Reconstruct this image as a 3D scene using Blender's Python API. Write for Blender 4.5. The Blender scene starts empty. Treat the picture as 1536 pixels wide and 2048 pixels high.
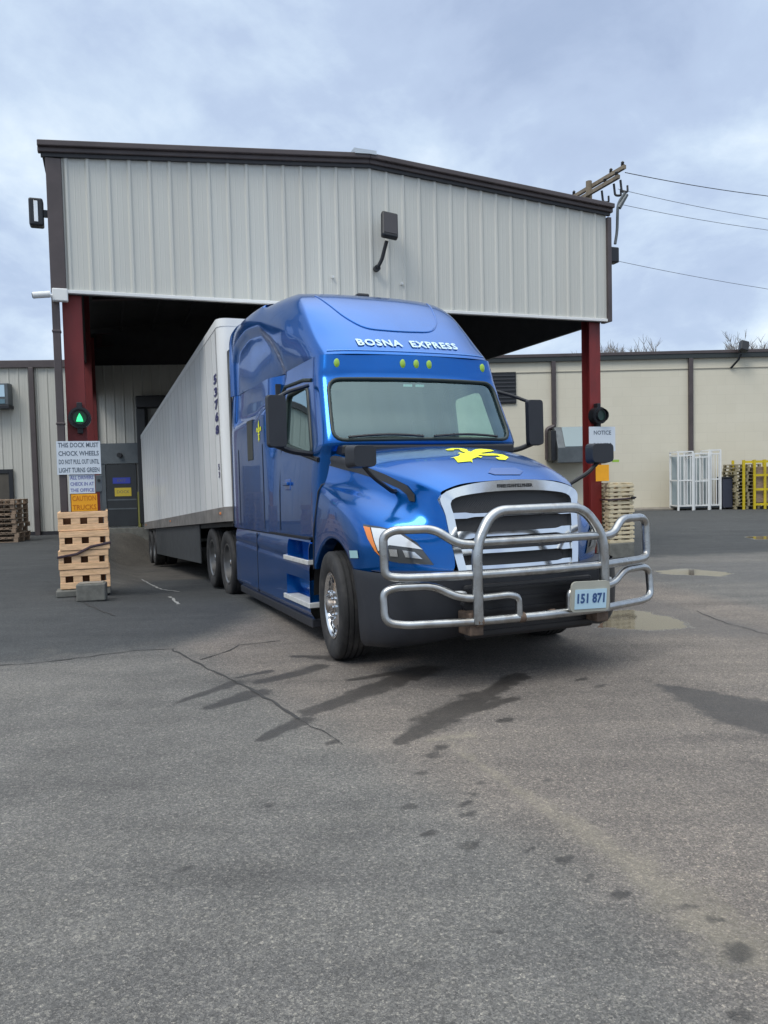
import bpy, bmesh, math, random
import numpy as np
from mathutils import Vector, Matrix
from mathutils.bvhtree import BVHTree
from mathutils.geometry import tessellate_polygon
random.seed(7)
rad = math.radians
sc = bpy.context.scene
COL = sc.collection

# ------------------------------------------------------------------ camera
F_PX, CX, CY, CAMH = 1540.0, 768.0, 1024.0, 1.72
TILT = math.atan((1024 - 950) / F_PX); ROLL = math.atan(.0235)
Fv = Vector((0, math.cos(TILT), -math.sin(TILT))); Xv = Vector((1, 0, 0)); Uv = Xv.cross(Fv)
RIGHT = Xv * math.cos(ROLL) - Uv * math.sin(ROLL); UP = Xv * math.sin(ROLL) + Uv * math.cos(ROLL)
CAM = Vector((0, 0, CAMH))
cd = bpy.data.cameras.new('camera'); cam = bpy.data.objects.new('camera', cd); COL.objects.link(cam)
cd.sensor_fit = 'VERTICAL'; cd.sensor_height = 36; cd.lens = F_PX / 2048 * 36; cd.clip_end = 2000; cd.clip_start = .05
m3 = Matrix((RIGHT, UP, -Fv)).transposed()
cam.matrix_world = Matrix.Translation(CAM) @ m3.to_4x4()
sc.camera = cam

# ------------------------------------------------------------------ world, sun, exposure
SUN_EL, SUN_AZ = 52, 218            # azimuth measured from +Y clockwise
w = bpy.data.worlds.new('World'); sc.world = w; w.use_nodes = True
nt = w.node_tree; nt.nodes.clear()
def N(nt, t, **k):
    n = nt.nodes.new(t)
    for a, b in k.items(): setattr(n, a, b)
    return n
def mth(nt, op, a, b=None, clamp=False):
    n = N(nt, 'ShaderNodeMath', operation=op, use_clamp=clamp)
    for i, s in enumerate((a, b)):
        if s is None: continue
        if isinstance(s, (int, float)): n.inputs[i].default_value = s
        else: nt.links.new(s, n.inputs[i])
    return n.outputs[0]
def ramp(nt, src, stops, interp='LINEAR'):
    n = N(nt, 'ShaderNodeValToRGB'); n.color_ramp.interpolation = interp
    e = n.color_ramp.elements
    while len(e) > 1: e.remove(e[-1])
    e[0].position = stops[0][0]; e[0].color = (*stops[0][1], 1)
    for p, c in stops[1:]:
        x = e.new(p); x.color = (*c, 1)
    if src is not None: nt.links.new(src, n.inputs[0])
    return n.outputs[0]
def mixc(nt, fac, a, b, blend='MIX'):
    n = N(nt, 'ShaderNodeMix', data_type='RGBA', blend_type=blend)
    for i, s in ((0, fac), (6, a), (7, b)):
        if isinstance(s, (int, float)): n.inputs[i].default_value = s
        elif isinstance(s, tuple): n.inputs[i].default_value = (*s, 1)
        else: nt.links.new(s, n.inputs[i])
    return n.outputs[2]
def noise(nt, vec, scale, detail=4, rough=.55, dist=0, dim=None):
    n = N(nt, 'ShaderNodeTexNoise'); n.inputs['Scale'].default_value = scale
    n.inputs['Detail'].default_value = detail; n.inputs['Roughness'].default_value = rough
    n.inputs['Distortion'].default_value = dist
    if vec is not None: nt.links.new(vec, n.inputs['Vector'])
    return n.outputs[0]
def mapping(nt, vec, scale=(1, 1, 1), rot=(0, 0, 0), loc=(0, 0, 0)):
    n = N(nt, 'ShaderNodeMapping'); n.inputs['Scale'].default_value = scale
    n.inputs['Rotation'].default_value = rot; n.inputs['Location'].default_value = loc
    nt.links.new(vec, n.inputs['Vector']); return n.outputs[0]

out = N(nt, 'ShaderNodeOutputWorld'); bg = N(nt, 'ShaderNodeBackground')
sky = N(nt, 'ShaderNodeTexSky', sky_type='NISHITA', sun_disc=False)
sky.sun_elevation = rad(SUN_EL); sky.sun_rotation = rad(SUN_AZ); sky.altitude = 200
sky.air_density = 1.2; sky.dust_density = 1.0
tc = N(nt, 'ShaderNodeTexCoord'); vec = tc.outputs['Generated']
sep = N(nt, 'ShaderNodeSeparateXYZ'); nt.links.new(vec, sep.inputs[0])
dz = mth(nt, 'ADD', mth(nt, 'MAXIMUM', sep.outputs[2], 0.0), .30)
comb = N(nt, 'ShaderNodeCombineXYZ')
nt.links.new(mth(nt, 'DIVIDE', sep.outputs[0], dz), comb.inputs[0])
nt.links.new(mth(nt, 'DIVIDE', sep.outputs[1], dz), comb.inputs[1])
cv = mapping(nt, comb.outputs[0], scale=(1.0, .8, 1), rot=(0, 0, rad(25)), loc=(7.3, 4.2, 0))
n1 = noise(nt, cv, 2.3, 8, .58, .25)
n2 = noise(nt, cv, .75, 3, .5, .1)
nsum = mth(nt, 'ADD', mth(nt, 'MULTIPLY', n1, .62), mth(nt, 'MULTIPLY', n2, .38))
cl = ramp(nt, nsum, [(.36, (3.25, 4.0, 5.5)), (.46, (3.75, 4.6, 6.1)), (.515, (4.5, 5.45, 6.75)), (.57, (5.5, 6.4, 7.4)), (.64, (6.9, 7.6, 8.1))])
# the overcast sky is brighter overhead
zen = mth(nt, 'ADD', 1.0, mth(nt, 'MULTIPLY', mth(nt, 'MAXIMUM', mth(nt, 'SUBTRACT', sep.outputs[2], .58), 0.0), 3.6))
clz = N(nt, 'ShaderNodeVectorMath', operation='SCALE'); nt.links.new(mixc(nt, ramp(nt, sep.outputs[2], [(.60, (0, 0, 0)), (.9, (1, 1, 1))]), cl, (7.6, 7.8, 7.7)), clz.inputs[0]); nt.links.new(zen, clz.inputs['Scale'])
mask = ramp(nt, n1, [(.30, (.80, .80, .80)), (.42, (.96, .96, .96))])
nt.links.new(mixc(nt, mask, sky.outputs[0], clz.outputs[0]), bg.inputs[0]); bg.inputs[1].default_value = .1
nt.links.new(bg.outputs[0], out.inputs[0])

sd = bpy.data.lights.new('sun', 'SUN'); sun = bpy.data.objects.new('sun', sd); COL.objects.link(sun)
sd.energy = 1.2; sd.angle = rad(24); sd.color = (1, .95, .88)
sun.rotation_euler = (rad(90 - SUN_EL), 0, rad(180 - SUN_AZ) + math.pi * 0)
sdir = Vector((math.sin(rad(SUN_AZ)) * math.cos(rad(SUN_EL)), math.cos(rad(SUN_AZ)) * math.cos(rad(SUN_EL)), math.sin(rad(SUN_EL))))
sun.rotation_euler = sdir.to_track_quat('Z', 'Y').to_euler()
sc.view_settings.view_transform = 'Standard'; sc.view_settings.look = 'None'
sc.view_settings.exposure = .50; sc.view_settings.gamma = 1
sc.render.engine = 'CYCLES'
sc.cycles.max_bounces = 7; sc.cycles.transparent_max_bounces = 12

# ------------------------------------------------------------------ image helpers (where a feature measured in the photo lies on the ground)
def ray(x, y):
    return RIGHT * ((x - CX) / F_PX) + UP * (-(y - CY) / F_PX) + Fv
def gnd(x, y, z=0):
    d = ray(x, y); t = (z - CAMH) / d.z
    return CAM + d * t

# ------------------------------------------------------------------ materials
MATS = {}
def mat(name, col, rough=.6, metal=0, coat=0, vary=0, vscale=3.0, bump=0, bscale=40, spec=.5, coat_rough=.03, emis=None, dirt=None, stretch=(1, 1, 1)):
    if name in MATS: return MATS[name]
    m = bpy.data.materials.new(name); m.use_nodes = True; t = m.node_tree
    b = t.nodes['Principled BSDF']
    b.inputs['Base Color'].default_value = (*col, 1); b.inputs['Roughness'].default_value = rough
    b.inputs['Metallic'].default_value = metal; b.inputs['Coat Weight'].default_value = coat
    b.inputs['Coat Roughness'].default_value = coat_rough; b.inputs['Specular IOR Level'].default_value = spec
    tc = N(t, 'ShaderNodeTexCoord'); v = mapping(t, tc.outputs['Object'], scale=stretch)
    if vary:
        f = noise(t, v, vscale, 6, .6)
        c = ramp(t, f, [(.3, tuple(x * (1 - vary) for x in col)), (.5, col), (.72, tuple(min(1, x * (1 + vary)) for x in col))])
        if dirt:
            f2 = noise(t, v, vscale * .6, 8, .65, .5)
            c = mixc(t, ramp(t, f2, [(.5, (0, 0, 0)), (.75, (1, 1, 1))]), c, dirt)
        t.links.new(c, b.inputs['Base Color'])
        r = mth(t, 'ADD', rough - .08, mth(t, 'MULTIPLY', noise(t, v, vscale * 2.3, 4), .16))
        t.links.new(r, b.inputs['Roughness'])
    if bump:
        bn = N(t, 'ShaderNodeBump'); bn.inputs['Strength'].default_value = bump; bn.inputs['Distance'].default_value = .01
        t.links.new(noise(t, v, bscale, 4), bn.inputs['Height']); t.links.new(bn.outputs[0], b.inputs['Normal'])
    if emis:
        b.inputs['Emission Color'].default_value = (*emis[0], 1); b.inputs['Emission Strength'].default_value = emis[1]
    MATS[name] = m
    return m
def glassmat(name, tint, refl_boost=1.0, haze=.0, hazecol=(.2, .25, .27)):
    m = bpy.data.materials.new(name); m.use_nodes = True; t = m.node_tree; t.nodes.clear()
    o = N(t, 'ShaderNodeOutputMaterial'); tr = N(t, 'ShaderNodeBsdfTransparent'); tr.inputs[0].default_value = (*tint, 1)
    g = N(t, 'ShaderNodeBsdfGlossy'); g.inputs['Roughness'].default_value = .02; g.inputs[0].default_value = (.72, .95, .97, 1)
    lw = N(t, 'ShaderNodeLayerWeight'); lw.inputs[0].default_value = .5
    fr = mth(t, 'ADD', .05, mth(t, 'MULTIPLY', mth(t, 'POWER', lw.outputs['Facing'], 4.0), .95))
    mx = N(t, 'ShaderNodeMixShader')
    t.links.new(mth(t, 'MULTIPLY', fr, 1.7 * refl_boost, True), mx.inputs[0])
    src = tr.outputs[0]
    if haze:
        d = N(t, 'ShaderNodeBsdfDiffuse'); d.inputs[0].default_value = (*hazecol, 1)
        tc = N(t, 'ShaderNodeTexCoord'); nz = noise(t, mapping(t, tc.outputs['Object'], scale=(3.5, 1, .5), rot=(0, rad(18), 0)), 1.6, 3)
        m2 = N(t, 'ShaderNodeMixShader'); t.links.new(mth(t, 'MULTIPLY', ramp(t, nz, [(.35, (.4,) * 3), (.65, (1.5,) * 3)]), haze, True), m2.inputs[0])
        t.links.new(src, m2.inputs[1]); t.links.new(d.outputs[0], m2.inputs[2]); src = m2.outputs[0]
    t.links.new(src, mx.inputs[1]); t.links.new(g.outputs[0], mx.inputs[2]); t.links.new(mx.outputs[0], o.inputs[0])
    MATS[name] = m; return m

BLUE = mat('blue_paint', (.0001, .106, .41), .22, .75, .5, vary=.10, vscale=1.2, coat_rough=.02)
NAVY = mat('navy_gap', (.004, .006, .012), .6)
BUMP = mat('charcoal_plastic', (.018, .020, .026), .5, vary=.15, vscale=5, bump=.1, bscale=200)
BLKP = mat('black_plastic', (.012, .012, .014), .38, vary=.2, vscale=6)
RUBB = mat('tyre_rubber', (.018, .018, .019), .75, vary=.35, vscale=9, bump=.2, bscale=60, dirt=(.06, .055, .05))
CHRM = mat('chrome', (.78, .80, .82), .10, 1.0, vary=.05, vscale=6)
ALU = mat('polished_aluminium', (.72, .73, .74), .20, 1.0, vary=.12, vscale=12)
BARM = mat('bull_bar_metal', (.47, .48, .48), .30, 1.0, vary=.18, vscale=9, dirt=(.30, .27, .24))
MESH = mat('grille_mesh', (.010, .010, .012), .45)
SEAL = mat('window_seal', (.012, .022, .020), .45)
INT = mat('cab_interior', (.03, .034, .036), .8, vary=.2)
INTL = mat('cab_interior_light', (.22, .22, .21), .8, vary=.1)
LENS = mat('lamp_lens', (.75, .78, .8), .12, .25, 1, vary=.1)
LENSD = mat('lamp_dark', (.05, .055, .06), .2, .3, 1)
AMBER = mat('amber_lens', (.75, .22, .03), .2, 0, 1)
MARK = mat('marker_lens', (.30, .50, .03), .3, 0, 1)
YEL = mat('yellow_vinyl', (.78, .80, .01), .5, vary=.06)
LETW = mat('white_vinyl', (.50, .66, .70), .5)
STEP = mat('step_metal', (.66, .67, .66), .35, .25, vary=.15, vscale=12)
TRW = mat('trailer_panel', (.74, .75, .74), .42, .0, .15, vary=.05, vscale=1.5, stretch=(1, 1, .3), dirt=(.62, .62, .60))
TRL = mat('trailer_rail', (.22, .205, .19), .6, .3, vary=.3, vscale=4)
TRS = mat('trailer_skirt', (.045, .049, .052), .55, vary=.15)
STEEL = mat('chassis_black', (.012, .012, .013), .6, vary=.3)
NAVT = mat('navy_vinyl', (.02, .02, .12), .5)
PANEL = mat('canopy_panel', (.53, .535, .495), .5, .0, .1, vary=.06, vscale=.8, stretch=(2, 2, .25), dirt=(.51, .505, .46))
PANL = mat('warehouse_panel', (.48, .475, .43), .5, vary=.06, vscale=1.0, stretch=(2, 2, .25))
TRIM = mat('brown_trim', (.075, .060, .060), .42, .1, vary=.2, vscale=2)
TRIMH = mat('dark_trim', (.022, .022, .026), .5, vary=.2)
REDC = mat('red_steel', (.19, .023, .022), .5, .1, vary=.25, vscale=2.5, stretch=(1, 1, .3), dirt=(.075, .018, .018))
BEIGE = None
WHT = mat('white_paint', (.72, .73, .72), .5, vary=.05)
SIGNW = mat('sign_white', (.62, .68, .74), .5)
INK = mat('sign_ink', (.10, .13, .17), .6)
ORG = mat('sign_orange', (.85, .38, .01), .5, vary=.08)
WOOD = mat('fresh_pine', (.80, .52, .30), .75, vary=.22, vscale=7, stretch=(1, 1, 5), bump=.2, dirt=(.58, .36, .18))
WOODP = mat('pale_pine', (.58, .50, .34), .75, vary=.25, vscale=7, stretch=(1, 1, 6), bump=.2)
WOODO = mat('weathered_pallet', (.26, .19, .135), .85, vary=.35, vscale=6, stretch=(1, 1, 5), bump=.3)
STRAP = mat('strap', (.035, .018, .028), .5)
CONC = mat('old_concrete', (.14, .14, .125), .9, vary=.25, vscale=9, bump=.5, bscale=60)
CONL = mat('pale_concrete', (.22, .20, .17), .9, vary=.2, vscale=3, bump=.4, bscale=40)
DARK = mat('dark_metal', (.016, .018, .022), .45, .2, vary=.2)
GREY = mat('grey_metal', (.10, .115, .125), .5, .3, vary=.2, vscale=3)
BARK = mat('bare_bark', (.20, .185, .17), .9, vary=.3)
POLE = mat('weathered_pole', (.20, .165, .12), .85, vary=.3, vscale=3, stretch=(1, 1, .2))
YELM = mat('yellow_steel', (.55, .42, .01), .5, vary=.2)
DOORM = mat('dark_door', (.022, .026, .03), .5, vary=.15)
BLUES = mat('blue_sign', (.03, .05, .35), .5); YELS = mat('yellow_sign', (.55, .42, .04), .5)
GREENL = mat('green_lamp', (.02, .5, .12), .4, emis=((.05, .9, .30), 1.1))
PLATE = mat('plate_face', (.42, .60, .72), .45, vary=.06); PLTX = mat('plate_ink', (.03, .08, .22), .5)
GLS = glassmat('windscreen_glass', (.62, .90, .80), 1.9, .07, (.12, .18, .19))
GLS2 = glassmat('side_glass', (.82, .96, .90), 1.0, .05)

def blockwall():
    m = bpy.data.materials.new('beige_block'); m.use_nodes = True; t = m.node_tree; b = t.nodes['Principled BSDF']
    tc = N(t, 'ShaderNodeTexCoord'); v = mapping(t, tc.outputs['Object'], rot=(rad(-90), 0, 0))
    br = N(t, 'ShaderNodeTexBrick'); t.links.new(v, br.inputs[0]); br.inputs['Scale'].default_value = 1
    br.inputs['Brick Width'].default_value = .8; br.inputs['Row Height'].default_value = .4; br.inputs['Mortar Size'].default_value = .008
    br.inputs['Color1'].default_value = (.64, .60, .485, 1); br.inputs['Color2'].default_value = (.66, .62, .505, 1); br.inputs['Mortar'].default_value = (.60, .56, .455, 1)
    n = noise(t, tc.outputs['Object'], .7, 6, .6)
    c = mixc(t, .16, br.outputs[0], ramp(t, n, [(.3, (.46, .43, .35)), (.7, (.70, .67, .57))]))
    t.links.new(c, b.inputs['Base Color']); b.inputs['Roughness'].default_value = .85
    MATS['beige_block'] = m; return m
BEIGE = blockwall()

# ------------------------------------------------------------------ object helpers
def link(o, parent=None, label=None, cat=None, group=None, kind=None):
    COL.objects.link(o)
    if parent is not None: o.parent = parent
    if label: o['label'] = label
    if cat: o['category'] = cat
    if group: o['group'] = group
    if kind: o['kind'] = kind
    return o
def empty(name, loc=(0, 0, 0), rot=(0, 0, 0), **k):
    o = bpy.data.objects.new(name, None); o.location = loc; o.rotation_euler = rot; o.empty_display_size = .2
    return link(o, **k)
class MB:
    def __init__(s): s.v = []; s.f = []
    def add(s, vs, fs):
        n = len(s.v); s.v += [tuple(x) for x in vs]; s.f += [tuple(i + n for i in f) for f in fs]; return s
    def box(s, x0, x1, y0, y1, z0, z1, m=None):
        vs = [Vector((x, y, z)) for z in (z0, z1) for y in (y0, y1) for x in (x0, x1)]
        if m is not None: vs = [m @ p for p in vs]
        return s.add(vs, [(0, 2, 3, 1), (4, 5, 7, 6), (0, 1, 5, 4), (2, 6, 7, 3), (0, 4, 6, 2), (1, 3, 7, 5)])
    def tube(s, pts, r, n=10, closed=False, caps=True, rs=None):
        pts = [Vector(p) for p in pts]; k = len(pts); rings = []
        prev = None
        for i, p in enumerate(pts):
            a = pts[(i - 1) % k] if (closed or i > 0) else p; b = pts[(i + 1) % k] if (closed or i < k - 1) else p
            t = (b - a).normalized()
            if prev is None:
                up = Vector((0, 0, 1)) if abs(t.z) < .9 else Vector((1, 0, 0))
                nx = t.cross(up).normalized()
            else: nx = (prev - t * prev.dot(t)).normalized()
            prev = nx; ny = t.cross(nx); rr = rs[i] if rs else r
            rings.append([p + (nx * math.cos(2 * math.pi * q / n) + ny * math.sin(2 * math.pi * q / n)) * rr for q in range(n)])
        vs = [q for ring in rings for q in ring]; fs = []
        for i in range(k if closed else k - 1):
            for q in range(n):
                a = i * n + q; b = i * n + (q + 1) % n; c = ((i + 1) % k) * n + (q + 1) % n; d = ((i + 1) % k) * n + q
                fs.append((a, b, c, d))
        if caps and not closed:
            fs.append(tuple(range(n))[::-1]); fs.append(tuple((k - 1) * n + q for q in range(n)))
        return s.add(vs, fs)
    def cyl(s, c0, c1, r, n=16): return s.tube([c0, c1], r, n)
    def lathe(s, prof, n=40, m=None, closed=False):     # profile (r, x) about the x axis
        vs = []; k = len(prof)
        for q in range(n):
            a = 2 * math.pi * q / n
            for r, x in prof:
                p = Vector((x, r * math.cos(a), r * math.sin(a))); vs.append(m @ p if m is not None else p)
        fs = []
        for q in range(n):
            for i in range(k if closed else k - 1):
                j = (i + 1) % k
                fs.append((q * k + i, q * k + j, ((q + 1) % n) * k + j, ((q + 1) % n) * k + i))
        return s.add(vs, fs)
    def prism(s, poly, f0, f1):      # poly 2-D, f0/f1 map (a,b) to 3-D points
        n = len(poly); vs = [f0(*p) for p in poly] + [f1(*p) for p in poly]
        tri = tessellate_polygon([[Vector((p[0], p[1], 0)) for p in poly]])
        fs = [tuple(t) for t in tri] + [tuple(i + n for i in t[::-1]) for t in tri]
        fs += [(i, (i + 1) % n, (i + 1) % n + n, i + n) for i in range(n)]
        return s.add(vs, fs)
    def grid(s, P, keep=None):
        a = len(P); b = len(P[0]); vs = [p for r in P for p in r]; fs = []
        for i in range(a - 1):
            for j in range(b - 1):
                if keep is None or keep(i, j): fs.append((i * b + j, i * b + j + 1, (i + 1) * b + j + 1, (i + 1) * b + j))
        return s.add(vs, fs)
    def build(s, name, m, parent=None, smooth=False, bevel=0, sub=0, ang=40, **k):
        me = bpy.data.meshes.new(name); me.from_pydata([tuple(v) for v in s.v], [], s.f)
        bm = bmesh.new(); bm.from_mesh(me)
        loose = [v for v in bm.verts if not v.link_faces]
        if loose: bmesh.ops.delete(bm, geom=loose, context='VERTS')
        bmesh.ops.recalc_face_normals(bm, faces=bm.faces); bm.to_mesh(me); bm.free()
        for mm in (m if isinstance(m, (list, tuple)) else [m]): me.materials.append(mm)
        if smooth:
            me.polygons.foreach_set('use_smooth', [True] * len(me.polygons))
            if smooth != 'all': me.set_sharp_from_angle(angle=rad(ang))
        o = bpy.data.objects.new(name, me)
        if bevel:
            b = o.modifiers.new('bevel', 'BEVEL'); b.width = bevel; b.segments = 2; b.limit_method = 'ANGLE'; b.angle_limit = rad(40)
        if sub:
            b = o.modifiers.new('sub', 'SUBSURF'); b.levels = sub; b.render_levels = sub
        return link(o, parent, **k)
def fillet(pts, r, n=5, closed=False):
    pts = [Vector(p) for p in pts]; k = len(pts); o = []
    for i in range(k):
        if not closed and i in (0, k - 1): o.append(pts[i]); continue
        p = pts[i]; a = pts[i - 1] - p; b = pts[(i + 1) % k] - p
        d = min(r, a.length * .48, b.length * .48); a = p + a.normalized() * d; b = p + b.normalized() * d
        for q in range(n + 1):
            t = q / n; o.append(a * (1 - t) ** 2 + p * 2 * t * (1 - t) + b * t * t)
    return o
def crom(ctrl, n):
    """Catmull-Rom through a list of vectors, n samples per span"""
    ctrl = [Vector(c) for c in ctrl]; P = [ctrl[0] * 2 - ctrl[1]] + ctrl + [ctrl[-1] * 2 - ctrl[-2]]; o = []
    for i in range(1, len(P) - 2):
        nn = n[i - 1] if isinstance(n, (list, tuple)) else n
        for q in range(nn):
            t = q / nn; a, b, c, d = P[i - 1:i + 3]
            o.append(.5 * ((2 * b) + (c - a) * t + (2 * a - 5 * b + 4 * c - d) * t * t + (3 * b - a - 3 * c + d) * t ** 3))
    o.append(ctrl[-1]); return o
def text_geo(body, size, bold=.0, align='CENTER', spacing=1.0, res=2):
    cu = bpy.data.curves.new('t', 'FONT'); cu.body = body; cu.size = size; cu.offset = bold; cu.align_x = align; cu.align_y = 'CENTER'
    cu.space_character = spacing; cu.resolution_u = res
    o = bpy.data.objects.new('t', cu); COL.objects.link(o); dg = bpy.context.evaluated_depsgraph_get(); dg.update()
    me = bpy.data.meshes.new_from_object(o.evaluated_get(dg)); vs = [v.co.copy() for v in me.vertices]; fs = [tuple(p.vertices) for p in me.polygons]
    bpy.data.objects.remove(o); bpy.data.meshes.remove(me); bpy.data.curves.remove(cu)
    return vs, fs
def text_on(mb, body, size, origin, ax, ay, **k):
    vs, fs = text_geo(body, size, **k); ax = Vector(ax); ay = Vector(ay); o = Vector(origin)
    return mb.add([o + ax * v.x + ay * v.y for v in vs], fs)
def bvh_of(o):
    dg = bpy.context.evaluated_depsgraph_get(); dg.update(); e = o.evaluated_get(dg); me = e.to_mesh()
    vs = [v.co.copy() for v in me.vertices]; fs = [tuple(p.vertices) for p in me.polygons]; e.to_mesh_clear()
    return BVHTree.FromPolygons(vs, fs)

# ================================================================== GROUND
TR_TH, TR_P = rad(21.9), rad(3.7)
TR_O = Vector((-1.151, 11.942, 1.145))
tb = Vector((-math.sin(TR_TH), math.cos(TR_TH))); tv = Vector((math.cos(TR_TH), math.sin(TR_TH)))
def smooth(t): t = np.clip(t, 0, 1); return t * t * (3 - 2 * t)
def gz(X, Y):
    dx = X - TR_O.x; dy = Y - TR_O.y
    a = dx * tb.x + dy * tb.y; v = dx * tv.x + dy * tv.y
    s = np.maximum(a + 1.6, 0.0); s = np.where(s < 2, s * s / 4, s - 1)
    z = -np.minimum(s, 14.2) * .066
    return z * (1 - smooth((np.abs(v) - 1.9) / 1.6)) * (1 - smooth((a - 14.4) / .5))
def axis(lo, hi, st, far, g=1.13):
    a = list(np.arange(lo, hi + 1e-6, st)); s = st; x = hi
    while x < far: s *= g; x += s; a.append(x)
    s = st; x = lo; b = []
    while x > -far: s *= g; x -= s; b.append(x)
    return np.array(b[::-1] + a)
gx = axis(-7.5, 9.0, .05, 500); gy = axis(1.6, 15.0, .05, 500)
X, Y = np.meshgrid(gx, gy); Z = gz(X, Y)
nx, ny = len(gx), len(gy)
me = bpy.data.meshes.new('ground')
co = np.stack([X, Y, Z], -1).reshape(-1, 3).astype(np.float32)
me.vertices.add(nx * ny); me.vertices.foreach_set('co', co.ravel())
I, J = np.meshgrid(np.arange(ny - 1), np.arange(nx - 1), indexing='ij'); a = (I * nx + J).ravel()
q = np.stack([a, a + 1, a + 1 + nx, a + nx], -1).astype(np.int32)
me.loops.add(q.size); me.loops.foreach_set('vertex_index', q.ravel())
me.polygons.add(len(q)); me.polygons.foreach_set('loop_start', np.arange(0, q.size, 4, dtype=np.int32)); me.polygons.foreach_set('loop_total', np.full(len(q), 4, np.int32))
me.update(); me.polygons.foreach_set('use_smooth', np.ones(len(q), bool))
# marks on the asphalt: signed fields that the material sharpens with fine noise
def G2(x, y): p = gnd(x, y); return np.array([p.x, p.y])
def seg(p, q):
    d = q - p; L = max(d @ d, 1e-9); t = np.clip(((X - p[0]) * d[0] + (Y - p[1]) * d[1]) / L, 0, 1)
    return np.hypot(X - p[0] - t * d[0], Y - p[1] - t * d[1]), t
def cap(x0, y0, x1, y1, r0, r1=None):
    r1 = r0 if r1 is None else r1; d, t = seg(G2(x0, y0), G2(x1, y1)); r = r0 + (r1 - r0) * t
    return 1 - d / r
def poly(pts):
    P = [G2(*p) for p in pts]; ins = np.zeros(X.shape, bool); dm = np.full(X.shape, 1e9)
    for i in range(len(P)):
        p, q = P[i], P[(i + 1) % len(P)]; d, _ = seg(p, q); dm = np.minimum(dm, d)
        c = ((p[1] > Y) != (q[1] > Y)); xx = (q[0] - p[0]) * (Y - p[1]) / (q[1] - p[1] + 1e-12) + p[0]; ins ^= c & (X < xx)
    return np.where(ins, dm, -dm)
st = np.full(X.shape, -3.0)
for c in [(520, 1479, 608, 1440, .05, .10), (622, 1424, 760, 1372, .10, .15), (760, 1372, 850, 1340, .14, .2), (352, 1406, 470, 1366, .03, .09), (420, 1415, 512, 1386, .06, .13),
          (520, 1364, 640, 1334, .08, .12), (470, 1356, 540, 1342, .03, .06), (800, 1484, 870, 1445, .06, .17), (870, 1440, 960, 1395, .18, .16),
          (955, 1420, 1032, 1396, .06, .05), (590, 1312, 690, 1318, .06, .12), (960, 1400, 1035, 1352, .08, .12), (1000, 1442, 1018, 1438, .05), (700, 1360, 800, 1345, .05, .08)]:
    st = np.maximum(st, cap(*c))
st = np.maximum(st, np.clip(poly([(1292, 1362), (1400, 1376), (1536, 1402), (1700, 1440), (1700, 1520), (1536, 1470), (1430, 1446), (1350, 1400)]) / .16, -3, 1))
for x, y, r in [(817, 1614, .05), (862, 1666, .045), (937, 1690, .06), (1132, 1720, .05), (1180, 1755, .045), (1243, 1790, .045), (1378, 1814, .04), (1475, 1905, .07), (1490, 2030, .05), (940, 1628, .045),
                (930, 1608, .04), (948, 1588, .04), (960, 1565, .04), (870, 1510, .07), (845, 1545, .05), (537, 1611, .04), (370, 1738, .04), (665, 1485, .05), (885, 1495, .06), (1060, 1700, .03), (1430, 1840, .04),
                (1200, 1372, .05), (1165, 1358, .05), (1320, 1560, .03), (1100, 1560, .03), (640, 1760, .02), (1000, 1860, .03)]:
    st = np.maximum(st, np.minimum(cap(x - 7, y + 2, x + 7, y - 2, r * .85), .42))
streak = np.full(X.shape, -3.0)
for c in [(900, 1488, 1050, 1588, .05, .05), (1050, 1588, 1250, 1715, .07, .13), (1250, 1715, 1480, 1890, .14, .22), (860, 1480, 940, 1470, .05, .09)]:
    streak = np.maximum(streak, cap(*c))
pud = np.maximum(poly([(1185, 1224), (1262, 1217), (1320, 1229), (1384, 1243), (1392, 1256), (1310, 1263), (1200, 1254)]), poly([(1300, 1141), (1380, 1137), (1478, 1147), (1440, 1153), (1340, 1150)]))
pud = np.maximum(pud, poly([(1490, 1072), (1640, 1072), (1640, 1080), (1500, 1079)]))
wet = np.maximum(poly([(1180, 1212), (1300, 1196), (1420, 1226), (1560, 1262), (1560, 1282), (1400, 1272), (1190, 1276)]), poly([(1250, 1130), (1700, 1118), (1700, 1165), (1400, 1168), (1250, 1160)]))
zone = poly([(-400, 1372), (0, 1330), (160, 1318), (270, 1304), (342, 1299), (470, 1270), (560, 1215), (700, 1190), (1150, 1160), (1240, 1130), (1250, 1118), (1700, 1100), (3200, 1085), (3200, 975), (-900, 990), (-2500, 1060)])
brown = poly([(342, 1299), (460, 1361), (598, 1440), (700, 1500), (930, 1640), (1240, 1830), (1500, 2060), (1900, 2300), (2400, 1500), (1700, 1250), (1240, 1150), (700, 1200), (560, 1215)])
slab = poly([(228, 1172), (300, 1125), (700, 1125), (700, 1030), (222, 1055), (215, 1150)])
for nm, arr in (('stain', st), ('streak', streak), ('puddle', pud), ('wet', wet), ('zone', zone), ('brown', brown), ('slab', slab)):
    at = me.attributes.new(nm, 'FLOAT', 'POINT'); at.data.foreach_set('value', arr.ravel().astype(np.float32))
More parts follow.
